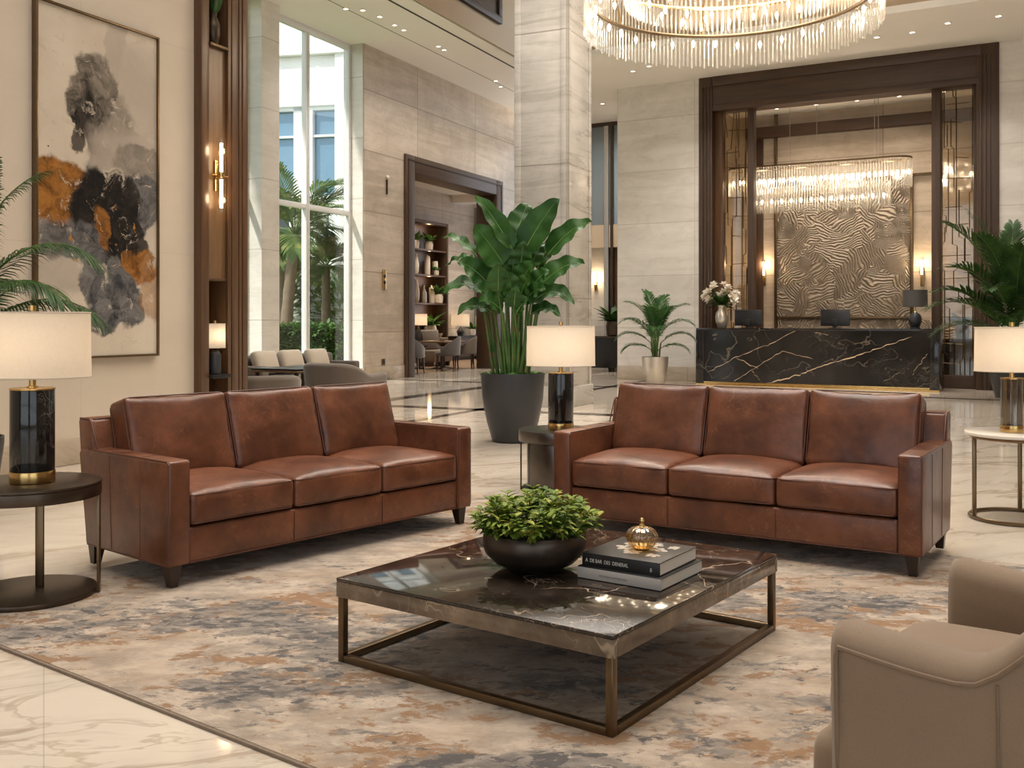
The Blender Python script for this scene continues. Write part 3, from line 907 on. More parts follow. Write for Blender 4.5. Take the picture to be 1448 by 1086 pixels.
def sofa(label, loc, rz, seed):
    t = thing('leather_sofa', label, 'sofa', loc, rz, 'brown leather sofas')
    L, D = 2.05, .86
    h, aw = .605, .115
    x0, x1, y0, y1 = -L / 2, L / 2, -D / 2, D / 2
    zb = .115
    # base rail
    MB().box((0, .0, (zb + .285) / 2), (L - 2 * aw + .004, D - .03, .285 - zb), None, .014, 3).build('base_frame', M['leather'], t)
    m = MB()
    for px in (-(L - 2 * aw) / 6, (L - 2 * aw) / 6):
        m.tube([(px, y0 + .012, zb + .012), (px, y0 + .0125, .275)], .0022, 6)
    m.tube([(x0 + aw, y0 + .014, .120), (x1 - aw, y0 + .014, .120)], .004, 6)
    m.build('seam', M['leather_welt'], t)
    # arms
    for s in (-1, 1):
        m = MB()
        cx = s * (L / 2 - aw / 2)
        prof = [(y0, zb), (y1 - .075, zb), (y1 - .015, h - .03), (y1 - .015, h), (y0, h)]
        a = [m.bm.verts.new((cx - aw / 2, p[0], p[1])) for p in prof]; b = [m.bm.verts.new((cx + aw / 2, p[0], p[1])) for p in prof]
        m.bm.faces.new(list(reversed(a))); m.bm.faces.new(b)
        for i in range(5):
            m.bm.faces.new((a[i], a[(i + 1) % 5], b[(i + 1) % 5], b[i]))
        bmesh.ops.bevel(m.bm, geom=m.bm.edges[:], offset=.016, segments=3, profile=.5, affect='EDGES')
        arm = m.build('arm', M['leather'], t)
        w = MB(); o = cx + s * aw / 2; i_ = cx - s * aw / 2
        for xx in (o - s * .006, i_ + s * .006):
            w.tube([(xx, y0 + .006, zb + .02), (xx, y0 + .006, h - .014), (xx, y0 + .016, h - .004), (xx, y1 - .10, h - .004)], .0042, 6)
        w.tube([(o, y0 + .25, zb + .015), (o + s * .0005, y0 + .25, h - .02), (o - s * .014, y0 + .25, h + .0005), (i_ + s * .014, y0 + .25, h + .0005)], .0022, 6)
        w.tube([(o, y0 + .52, zb + .015), (o + s * .0005, y0 + .54, h - .02), (o - s * .014, y0 + .54, h + .0005), (i_ + s * .014, y0 + .54, h + .0005)], .0022, 6)
        w.tube([(o - s * .006, y0 + .01, zb + .004), (o - s * .006, y1 - .085, zb + .004)], .004, 6)
        w.build('welt', M['leather_welt'], arm)
    # back
    m = MB(); bt = .755
    prof = [(y1 - .20, .28), (y1 - .02, .28), (y1 + .035, bt), (y1 - .10, bt)]
    xa, xb = x0 + .012, x1 - .012
    a = [m.bm.verts.new((xa, p[0], p[1])) for p in prof]; b = [m.bm.verts.new((xb, p[0], p[1])) for p in prof]
    m.bm.faces.new(list(reversed(a))); m.bm.faces.new(b)
    for i in range(4):
        m.bm.faces.new((a[i], a[(i + 1) % 4], b[(i + 1) % 4], b[i]))
    bmesh.ops.bevel(m.bm, geom=m.bm.edges[:], offset=.022, segments=3, profile=.5, affect='EDGES')
    bk = m.build('backrest', M['leather'], t)
    w = MB()
    for xx in (xa + .006, xb - .006):
        w.tube([(xx, y1 - .165, h), (xx, y1 - .102, bt - .02), (xx, y1 - .085, bt - .003), (xx, y1 + .015, bt - .003)], .0045, 6)
    w.tube([(xa + .02, y1 - .092, bt - .003), (xb - .02, y1 - .092, bt - .003)], .0045, 6)
    w.build('welt', M['leather_welt'], bk)
    # cushions
    sw = (L - 2 * aw) / 3
    for k in range(3):
        cx = x0 + aw + sw * (k + .5)
        sc = MB().cushion((cx, y0 + .335, .367), (sw - .006, .66, .150), .026, (.046, .004), None, 15, .0036, seed * 10 + k, .012, pucker=.004).build('seat_cushion', M['leather'], t, angle=80)
        w = MB()
        w.tube(rrect(sw - .010, .656, .036, .367 + .066, c=(cx, y0 + .335)), .0042, 6, True)
        w.tube(rrect(sw - .010, .656, .036, .367 - .066, c=(cx, y0 + .335)), .0042, 6, True)
        w.build('piping', M['leather_welt'], sc)
    for k in range(3):
        cx = x0 + aw + sw * (k + .5) + (.0, .0, .0)[k]
        tilt = math.radians(-16)
        R = (math.radians(90) + tilt, 0, 0)
        cc = (cx, y1 - .215, .636)
        sz = (sw - .004, .44, .165)
        bc = MB().cushion(cc, sz, .026, (.03, .06), R, 17, .0058, seed * 20 + k + 5, .012, ear=.016, pucker=.006).build('back_cushion', M['leather'], t, angle=80)
        Rm = Matrix.Translation(Vector(cc)) @ rotm(R)
        w = MB()
        for zz in (.068, -.068):
            w.tube([Rm @ Vector(p) for p in rrect(sz[0] - .010, sz[1] - .010, .036, zz)], .0042, 6, True)
        w.build('piping', M['leather_welt'], bc)
    for sx in (-1, 1):
        for sy in (-1, 1):
            MB().taper((sx * (L / 2 - .055), sy * (D / 2 - .06) - (.03 if sy > 0 else 0), RUGZ + .001), (.038, .038, sx * .004, sy * .006), (.066, .066), zb - RUGZ + .004).build('leg', M['dark_leg'], t)
    return t


def sofa_loc(p, q, D=.86):
    p, q = Vector(p), Vector(q); c = (p + q) / 2; d = (q - p).normalized()
    return (c.x - d.y * D / 2, c.y + d.x * D / 2, 0), math.atan2(d.y, d.x)


l1, r1 = sofa_loc((-1.578, 4.61), (-.2477, 6.17))
sofa('brown leather three-seat sofa on the painting side, beside the dark round side table', l1, r1, 1)
l2, r2 = sofa_loc((.246, 5.92), (1.965, 4.82))
sofa('brown leather three-seat sofa on the reception side, beside the white marble side table', l2, r2, 2)

# coffee table
ca, cb, cc = Vector((-.634, 3.66, 0)), Vector((.300, 2.983, 0)), Vector((1.027, 4.053, 0))
ux = (cb - ca); W_ = ux.length; ux.normalize(); D_ = (cc - cb).length
uy = Vector((-ux.y, ux.x, 0))
cen = (ca + ux * W_ / 2 + uy * D_ / 2)
TZ = .318
ct = thing('coffee_table', 'low square coffee table with dark veined marble top on bronze frame', 'coffee table', cen, math.atan2(ux.y, ux.x))
tw, td = W_ / 2, D_ / 2
MB().box((0, 0, TZ - .006), (W_ + .01, D_ + .01, .012), None, .003, 2).build('marble_top', M['table_top'], ct)
m = MB(); th = .058
for (x0, x1, y0, y1) in ((-tw - .005, tw + .005, -td - .005, -td + .02), (-tw - .005, tw + .005, td - .02, td + .005), (-tw - .005, -tw + .02, -td + .02, td - .02), (tw - .02, tw + .005, -td + .02, td - .02)):
    m.bb(x0, x1, y0, y1, TZ - .012 - th, TZ - .0125, .003)
m.bb(-tw + .02, tw - .02, -td + .02, td - .02, TZ - .03, TZ - .0125)
m.build('marble_edge', M['table_edge'], ct)
b = .026
for sx in (-1, 1):
    for sy in (-1, 1):
        MB().bb(sx * tw, sx * (tw - b), sy * td, sy * (td - b), RUGZ + .001, TZ - .012 - th, .002).build('leg', M['bronze'], ct)
for s in (-1, 1):
    MB().bb(-tw + b, tw - b, s * td, s * (td - b), RUGZ + .001, RUGZ + .027, .002).build('floor_rail', M['bronze'], ct)
    MB().bb(s * tw, s * (tw - b), -td + b, td - b, RUGZ + .001, RUGZ + .027, .002).build('floor_rail', M['bronze'], ct)

# bowl of greenery
bp = Vector((.085, 3.80, TZ + .001))
bw = thing('planter_bowl', 'wide dark bronze bowl filled with leafy green plants on the coffee table', 'plant', bp)
MB().lathe([(.085, 0), (.10, .004), (.152, .028), (.186, .062), (.197, .095), (.194, .125), (.184, .142), (.178, .142), (.186, .118), (.186, .09), (.0, .085)], 56).build('bowl', M['bowl'], bw)
MB().lathe([(.184, .118), (.09, .128), (0, .132)], 32).build('soil', M['soil'], bw)
r = random.Random(3)


def small_leaf(m, p, d, ln, wd, up):
    d = d.normalized(); s = d.cross(up)
    if s.length < 1e-4: s = d.orthogonal()
    s.normalize(); n = s.cross(d).normalized()
    rows = []
    for t, w in ((0, .12), (.3, .85), (.6, 1.0), (.85, .55), (1, .04)):
        c = p + d * (ln * t) - n * (ln * .25 * t * t)
        rows.append([c - s * (wd * w / 2) + n * (wd * .16 * w), c, c + s * (wd * w / 2) + n * (wd * .16 * w)])
    m.quadstrip(rows)


m = MB(); st = MB()
for i in range(120):
    a = r.uniform(0, 2 * PI); q = math.sqrt(r.random())
    rad = .165 * q
    base = Vector((rad * math.cos(a), rad * math.sin(a), .130))
    out = Vector((math.cos(a), math.sin(a), 0))
    hgt = (.145 - .075 * q * q) * r.uniform(.75, 1.15)
    tip = base + Vector((0, 0, hgt)) + out * (.065 * q + r.uniform(-.01, .02))
    mid = (base + tip) / 2 + out * .01
    st.tube([base, mid, tip], [.0022, .0018, .0012], 5)
    nl = r.randint(6, 10)
    for k in range(nl):
        f = .35 + .65 * k / nl
        p = base.lerp(mid, min(1, f * 2)) if f < .5 else mid.lerp(tip, (f - .5) * 2)
        aa = r.uniform(0, 2 * PI)
        d = Vector((math.cos(aa), math.sin(aa), r.uniform(-.15, .75))) + out * .35 * q
        small_leaf(m, p, d, r.uniform(.032, .056), r.uniform(.018, .028), Vector((0, 0, 1)))
    for k in range(3):
        aa = r.uniform(0, 2 * PI)
        small_leaf(m, tip, Vector((math.cos(aa), math.sin(aa), .8)), r.uniform(.028, .042), .019, Vector((0, 0, 1)))
for i in range(34):
    a = r.uniform(0, 2 * PI); o = Vector((math.cos(a), math.sin(a), 0))
    p = o * .165 + Vector((0, 0, .145)); q = o * r.uniform(.195, .228) + Vector((0, 0, r.uniform(.15, .21)))
    st.tube([p, (p + q) / 2 + Vector((0, 0, .015)), q], .0015, 4)
    for k in range(5):
        aa = a + r.uniform(-1.2, 1.2)
        small_leaf(m, p.lerp(q, .4 + .15 * k), Vector((math.cos(aa), math.sin(aa), r.uniform(-.3, .4))), r.uniform(.028, .042), r.uniform(.014, .02), Vector((0, 0, 1)))
m.build('foliage', M['bowl_leaf'], bw)
st.build('stems', M['stalk'], bw)

# books and glass ornament
bx = Vector((.2745, -.192, 0)).normalized(); by = Vector((-bx.y, bx.x, 0)); ba = math.atan2(bx.y, bx.x)


def book(name, label, p, w, d, z, h, cover, spine_lines, pagecol, skew=0.0, spine_mat=None):
    t = thing(name, label, 'book', (p.x, p.y, z), ba + skew, 'books stacked on the coffee table')
    cv = .0035
    MB().bb(.004, w - .002, .004, d - .004, cv, h - cv).build('pages', M[pagecol], t)
    m = MB().bb(0, w, 0, d, 0, cv, .001).bb(0, w, 0, d, h - cv, h, .001)
    m.build('cover', M[cover], t)
    MB().bb(0, w, 0, .004, cv * .5, h - cv * .5, .001).build('spine', M[spine_mat or cover], t)
    for (txt, x, z_, s, sx) in spine_lines:
        cu = bpy.data.curves.new('lettering_outline', 'FONT'); cu.body = txt; cu.size = s; cu.extrude = .0003
        tmp = bpy.data.objects.new('lettering_outline', cu); COL.objects.link(tmp)
        bpy.context.view_layer.update()
        me = bpy.data.meshes.new_from_object(tmp.evaluated_get(bpy.context.evaluated_depsgraph_get()))
        bpy.data.objects.remove(tmp)
        me.materials.clear(); me.materials.append(M['lettering'])
        o = bpy.data.objects.new('lettering', me); COL.objects.link(o); o.parent = t
        o.location = (x, -.0006, z_); o.rotation_euler = (PI / 2, 0, 0); o.scale = (sx, 1, 1)
    return t


B1 = Vector((.239, 3.656, 0))
w1 = .335
b1k = book('book', 'pale grey-edged hardback with black cover, beneath the black book', B1, w1, .345, TZ + .001, .044, 'book_black', [('MODERN INTERIORS', .09, .015, .011, 1.1)], 'paper', 0, 'book_grey')
for ch in b1k.children:
    if ch.name.startswith('lettering'):
        ch.data.materials[0] = plain('grey_print', (.16, .145, .13), .6)
B2 = B1 + bx * .012 + by * .012
bt = thing
bk2 = book('book', 'black hardback with white spine lettering and a floral cover, under the glass ornament', B2, .31, .315, TZ + .046, .047, 'book_black', [('A  DE BAR  DES  DENERAL', .014, .0155, .0185, .80), ('8', .272, .012, .02, .8)], 'paper', .02)
# printed pale flowers on the cover of the black book
r = random.Random(12); M['print_pale'] = plain('print_pale', (.52, .44, .36), .45, 0, .5, 40)
for (cx, cy, sc) in ((.10, .16, 1.2), (.15, .10, 1.0), (.21, .19, 1.1), (.085, .22, .8), (.235, .095, .8), (.17, .26, .9), (.25, .25, .7)):
    m = MB()
    for k in range(6):
        a = 2 * PI * k / 6 + r.uniform(-.3, .3); ln = .036 * sc * r.uniform(.7, 1.2); wd = .011 * sc
        d = Vector((math.cos(a), math.sin(a), 0)); s = Vector((-d.y, d.x, 0)); c = Vector((cx, cy, .0472))
        rows = [[c + d * ln * t - s * wd * w, c + d * ln * t + s * wd * w] for t, w in ((.1, .2), (.4, .9), (.75, 1.0), (1, .35))]
        m.quadstrip(rows)
    m.build('printed_flower', M['print_pale'], bk2)

op = Vector((.480, 3.71, TZ + .0935))
og = thing('glass_ornament', 'ribbed amber glass pumpkin ornament with gold stem on top of the books', 'ornament', op)
rip = lambda a, z: 1 - .07 * (abs(math.cos(a * 5)) ** .35 < .62) * 0 - .085 * (1 - abs(math.sin(a * 5)) ** .5)
MB().lathe([(.026, 0), (.038, .006), (.052, .020), (.061, .040), (.060, .056), (.050, .070), (.034, .080), (.012, .083)], 80, ripple=rip).build('glass_body', M['amber'], og)
m = MB()
for k in range(10):
    a = 2 * PI * (k) / 10
    pts = []
    for (rr, z) in ((.025, .002), (.038, .0075), (.050, .021), (.0570, .040), (.0555, .056), (.046, .0695), (.030, .079), (.010, .083)):
        pts.append((rr * math.cos(a), rr * math.sin(a), z))
    m.tube(pts, .0011, 5)
m.build('gold_ribs', M['gold'], og)
MB().lathe([(.028, 0), (.030, .003), (.0, .004)], 24).build('base', M['gold'], og)
MB().lathe([(.013, .081), (.010, .088), (.005, .093), (.0085, .100), (.0095, .106), (.006, .113), (0, .115)], 16).build('stem', M['gold'], og)


# lamps
def marble_lamp(label, loc, rz=0.0):
    t = thing('table_lamp', label, 'lamp', loc, rz)
    MB().cyl((0, 0, 0), .096, .052, 48, .003).build('brass_foot', M['brass'], t)
    MB().cyl((0, 0, .052), .094, .365, 48, .002).build('marble_base', M['lamp_marble'], t)
    MB().cyl((0, 0, .417), .096, .008, 48, .002).build('brass_cap', M['brass'], t)
    MB().lathe([(.024, .425), (.024, .433), (.015, .436), (.015, .475), (.019, .478), (.019, .490), (.008, .492), (.008, .56)], 24).build('neck', M['brass'], t)
    sh(t, .255, .475, .765)
    return t


def sh(t, r, z0, z1, name='lamp_shade', bulb=True, mat='shade', sy=.8, fin=True):
    m = MB()
    n = 64
    rows = []
    for (k, z, rr) in ((0, z0, r), (1, z1, r * .985)):
        rows.append([(rr * math.cos(2 * PI * i / n), rr * math.sin(2 * PI * i / n) * sy, z) for i in range(n)])
    vr = [[m.bm.verts.new(p) for p in row] for row in rows]
    for i in range(n):
        m.bm.faces.new((vr[0][i], vr[0][(i + 1) % n], vr[1][(i + 1) % n], vr[1][i]))
    s_ = m.build(name, M[mat], t)
    for (z, rr) in ((z0, r), (z1, r * .985)):
        MB().tube([(rr * math.cos(2 * PI * i / 48), rr * math.sin(2 * PI * i / 48) * sy, z) for i in range(48)], .0035, 6, True).build('trim_ring', M['pale_fabric'] if mat == 'shade' else M['black_metal'], s_)
    if bulb:
        MB().lathe([(.012, 0), (.014, .02), (.030, .055), (.032, .075), (.022, .098), (0, .106)], 20, (0, 0, z0 + (z1 - z0) * .28)).build('bulb', M['bulb'], t)
    if fin:
        m = MB().tube([(-r * .96, 0, z1 - .01), (r * .96, 0, z1 - .01)], .003, 6)
        m.lathe([(.005, 0), (.005, .02), (.016, .022), (.016, .045), (.0, .046)], 16, (0, 0, z1 - .012))
        m.tube([(0, 0, z0 + (z1 - z0) * .25), (0, 0, z1 - .01)], .004, 6)
        m.build('finial', M['brass'], t)


def round_table(t, R, z, th, top, edge=None):
    MB().cyl((0, 0, z - th), R, th, 72, .004).build('table_top', M[top], t)


lt = Vector((-2.185, 4.55, 0))
T = thing('side_table', 'round dark bronze side table with disc base, left of the painting-wall sofa', 'side table', lt)
LZ = .525
MB().cyl((0, 0, LZ - .012), .305, .012, 80, .003).build('table_top', M['bronze_dark'], T)
MB().cyl((0, 0, LZ - .066), .303, .053, 80, .003).build('apron', M['bronze_dark'], T)
z0 = RUGZ + .001
MB().cyl((0, 0, z0), .285, .022, 80, .003).build('base', M['bronze_dark'], T)
MB().bb(.0, .038, .05, .062, z0 + .022, LZ - .066, .002).build('leg', M['bronze'], T)
for k in (10, 190):
    a = math.radians(k)
    MB().box((.296 * math.cos(a), .296 * math.sin(a), (z0 + LZ - .066) / 2), (.012, .034, LZ - .066 - z0), (0, 0, a), .002).build('leg', M['bronze'], T)
marble_lamp('black marble cylinder lamp with linen shade on the dark round side table by the painting', (lt.x + .012, lt.y, LZ + .001))

dt = Vector((.352, 7.5, 0))
T = thing('side_table', 'dark metal drum side table in the gap between the two sofas', 'side table', dt)
DZ = .45
MB().cyl((0, 0, DZ - .085), .302, .085, 72, .004).build('table_top', M['gunmetal'], T)
MB().cyl((0, 0, .02), .24, DZ - .105, 64, .004).build('drum', M['gunmetal'], T)
MB().cyl((0, 0, 0.001), .28, .019, 64, .003).build('base', M['gunmetal'], T)
for k in (0, 90, 180, 270):
    a = math.radians(k)
    MB().box((.285 * math.cos(a), .285 * math.sin(a), (DZ - .085 + .001) / 2), (.012, .034, DZ - .086), (0, 0, a), .002).build('leg', M['bronze_dark'], T)
marble_lamp('black marble cylinder lamp with linen shade on the drum table between the sofas', (dt.x + .01, dt.y - .05, DZ + .001))

rt_ = Vector((3.20, 6.36, 0))
T = thing('side_table', 'round white marble side table with slim bronze frame, right of the reception-side sofa', 'side table', rt_)
QZ = .553
MB().cyl((0, 0, QZ - .022), .31, .022, 72, .006).build('table_top', M['white_marble'], T)
MB().tube([(.27 * math.cos(2 * PI * i / 64), .27 * math.sin(2 * PI * i / 64), QZ - .033) for i in range(64)], .011, 8, True).build('frame_ring', M['bronze'], T)
MB().tube([(.275 * math.cos(2 * PI * i / 64), .275 * math.sin(2 * PI * i / 64), .014) for i in range(64)], .012, 8, True).build('frame_ring', M['bronze'], T)
for k in (180, 300, 60):
    a = math.radians(k)
    MB().bb(.272 * math.cos(a) - .013, .272 * math.cos(a) + .013, .272 * math.sin(a) - .006, .272 * math.sin(a) + .006, .016, QZ - .035, .002).build('leg', M['bronze'], T)
T = thing('table_lamp', 'clear glass cylinder lamp with brass foot and linen shade on the white marble table', 'lamp', (3.155, 6.34, QZ + .001))
MB().cyl((0, 0, 0), .068, .045, 48, .003).build('brass_foot', M['brass'], T)
MB().lathe([(.066, .045), (.066, .335), (.062, .335), (.062, .046)], 40).build('glass_body', M['glass_lamp'], T)
MB().lathe([(.067, .335), (.067, .343), (.015, .345), (.013, .39), (.008, .392), (.008, .46)], 32).build('brass_cap', M['brass'], T)
MB().tube([(0, 0, .045), (0, 0, .34)], .007, 8).build('rod', M['brass'], T)
m = MB()
for k in range(4):
    a = 2 * PI * k / 4 + .6
    m.tube([(.064 * math.cos(a), .064 * math.sin(a), .045), (.064 * math.cos(a), .064 * math.sin(a), .335)], .002, 6)
m.build('brass_rods', M['brass'], T)
sh(T, .225, .385, .66)


# tub armchair
def tub_chair(name, label, loc, rz, mat, welt, W=.80, D=.78, arm=.625, back=.80, th=.115, legs=True, group=None, detail=1, legmat='dark_leg', cat='armchair', seat=.378):
    """Front faces -y; a U-shaped shell sweeps from arm to arm round the back."""
    t = thing(name, label, cat, loc, rz, group)
    n = 34; path = []
    hx, yb = W / 2 - th / 2, D / 2 - th / 2; yf = -D / 2 + .07
    rr = .25
    # left arm forward end -> back -> right arm
    segs = []
    for i in range(9): segs.append(Vector((-hx, yf + (yb - rr - yf) * i / 9, 0)))
    for i in range(9): a = PI - (PI / 2) * i / 9; segs.append(Vector((-hx + rr + rr * math.cos(a), yb - rr + rr * math.sin(a), 0)))
    for i in range(5): segs.append(Vector((-hx + rr + (2 * hx - 2 * rr) * i / 5, yb, 0)))
    for i in range(9): a = PI / 2 - (PI / 2) * i / 9; segs.append(Vector((hx - rr + rr * math.cos(a), yb - rr + rr * math.sin(a), 0)))
    for i in range(10): segs.append(Vector((hx, yb - rr - (yb - rr - yf) * i / 9, 0)))
    N = len(segs)
    zbase = .13
    m = MB(); rings = []; outer = []; tops = []
    for i, p in enumerate(segs):
        a = segs[max(0, i - 1)]; b = segs[min(N - 1, i + 1)]
        tg = (b - a).normalized(); nn = Vector((-tg.y, tg.x, 0))      # outwards on the left
        f = (p.y - yf) / (yb - yf)
        dip = .020 * math.sin(PI * min(1, f / .8)) if f < .8 else 0
        e = max(0, (f - .40) / .60); e = e * e * (3 - 2 * e)
        z = arm - dip + (back - arm + .0) * e
        fl = .035 * (.35 + .65 * e)                                     # flare outwards at the top
        prof = []
        hw_ = th / 2
        prof.append((hw_ - .012, zbase)); prof.append((hw_, zbase + .012))
        prof.append((hw_ + fl * .35, zbase + (z - zbase) * .55)); prof.append((hw_ + fl, z - .05))
        for k in range(7):
            an = PI * k / 6
            prof.append((fl + hw_ * math.cos(an), z - .035 + .045 * math.sin(an)))
        prof.append((-hw_ + fl * .6, z - .09)); prof.append((-hw_ + fl * .1, zbase + (z - zbase) * .5)); prof.append((-hw_, zbase + .012)); prof.append((-hw_ + .012, zbase))
        # round the ends
        ring = []
        for (o, zz) in prof:
            ring.append(m.bm.verts.new((p.x + nn.x * o, p.y + nn.y * o, zz)))
        rings.append(ring)
        outer.append((p.x + nn.x * (hw_ + fl + .0015), p.y + nn.y * (hw_ + fl + .0015), z - .034)); tops.append(z)
    K = len(rings[0])
    for a, b in zip(rings, rings[1:]):
        for k in range(K):
            m.bm.faces.new((a[k], a[(k + 1) % K], b[(k + 1) % K], b[k]))
    for ring, sgn in ((rings[0], -1), (rings[-1], 1)):
        ins = []
        c = sum((v.co for v in ring), Vector()) / K
        cap = []
        for v in ring:
            q = v.co.copy(); q = Vector((c.x + (q.x - c.x) * .78, q.y - .022, c.z + (q.z - c.z) * .955)); cap.append(m.bm.verts.new(q))
        for k in range(K):
            m.bm.faces.new((ring[k], ring[(k + 1) % K], cap[(k + 1) % K], cap[k]))
        m.bm.faces.new(cap if sgn > 0 else list(reversed(cap)))
    shell = m.build('shell', M[mat], t, angle=70)
    if detail:
        w = MB()
        for idx in (0, N - 1):
            p = outer[idx]
            s = 1 if idx else -1
            x_ = p[0]
        path = [(outer[0][0] + .03, outer[0][1] - .004, zbase + .02), (outer[0][0] + .012, outer[0][1] - .006, outer[0][2] - .2), (outer[0][0], outer[0][1] - .004, outer[0][2] - .02)] + outer + [(outer[-1][0], outer[-1][1] - .004, outer[-1][2] - .02), (outer[-1][0] - .012, outer[-1][1] - .006, outer[-1][2] - .2), (outer[-1][0] - .03, outer[-1][1] - .004, zbase + .02)]
        w.tube(path, .0055, 8)
        for idx in (8, N - 9):
            p = segs[idx]; a = segs[idx - 1]; b = segs[idx + 1]; tg = (b - a).normalized(); nn = Vector((-tg.y, tg.x, 0))
            z = tops[idx]; hw_ = th / 2
            f = (p.y - yf) / (yb - yf); e = max(0, (f - .40) / .60); e = e * e * (3 - 2 * e); fl = .035 * (.35 + .65 * e)
            w.tube([p + nn * (hw_ + .001) + Vector((0, 0, zbase + .012)), p + nn * (hw_ + fl * .35 + .001) + Vector((0, 0, zbase + (z - zbase) * .55)), p + nn * (hw_ + fl + .001) + Vector((0, 0, z - .05))], .003, 6)
        w.build('welt', M[welt], shell)
    wi = W - 2 * th
    dd = D - th + .02
    bh = seat - .065 - .13
    MB().cushion((0, -.090, .13 + bh / 2), (wi + .01, D - .06, bh), .05, (.0, 0), None, 9, .001, 2).build('seat_base', M[mat], t, angle=80)
    sc = MB().cushion((0, -.075, seat), (wi - .012, D - .10, .135), .055, (.03, .0), None, 11, .0016, 3, .012).build('seat_cushion', M[mat], t, angle=80)
    if detail:
        MB().tube(rrect(wi - .02, D - .108, .05, seat + .042, c=(0, -.075)), .0048, 6, True).build('piping', M[welt], sc)
        # buttoned inside back
        m = MB()
        for ix in (-.14, 0, .14):
            for iz in (.62, .72):
                m.ball((ix, yb - th / 2 - .004 + (.0 if iz < .6 else .008), iz), .011, 2, (1, .5, 1))
        m.build('back_buttons', M[welt], shell)
    if legs:
        for sx in (-1, 1):
            for (yy) in (-D / 2 + .13, D / 2 - .13):
                MB().taper((sx * (W / 2 - .14), yy, .0), (.03, .03, sx * .01, 0), (.045, .045), .145).build('leg', M[legmat], t)
    return t


fdir = Vector((-.75, .66, 0)).normalized()
rz = math.atan2(fdir.y, fdir.x) + PI / 2
# near arm front outer corner is at (.66, 2.06)
acx = Vector((.667, 2.055, 0)) - fdir * .30 + Vector((fdir.y, -fdir.x, 0)) * .40
tub_chair('armchair', 'taupe velvet tub armchair facing the coffee table, cut by the picture edge', (acx.x, acx.y, RUGZ + .001), rz, 'taupe', 'taupe_welt', W=.82, D=.72, arm=.613, back=.93, th=.12, seat=.405)
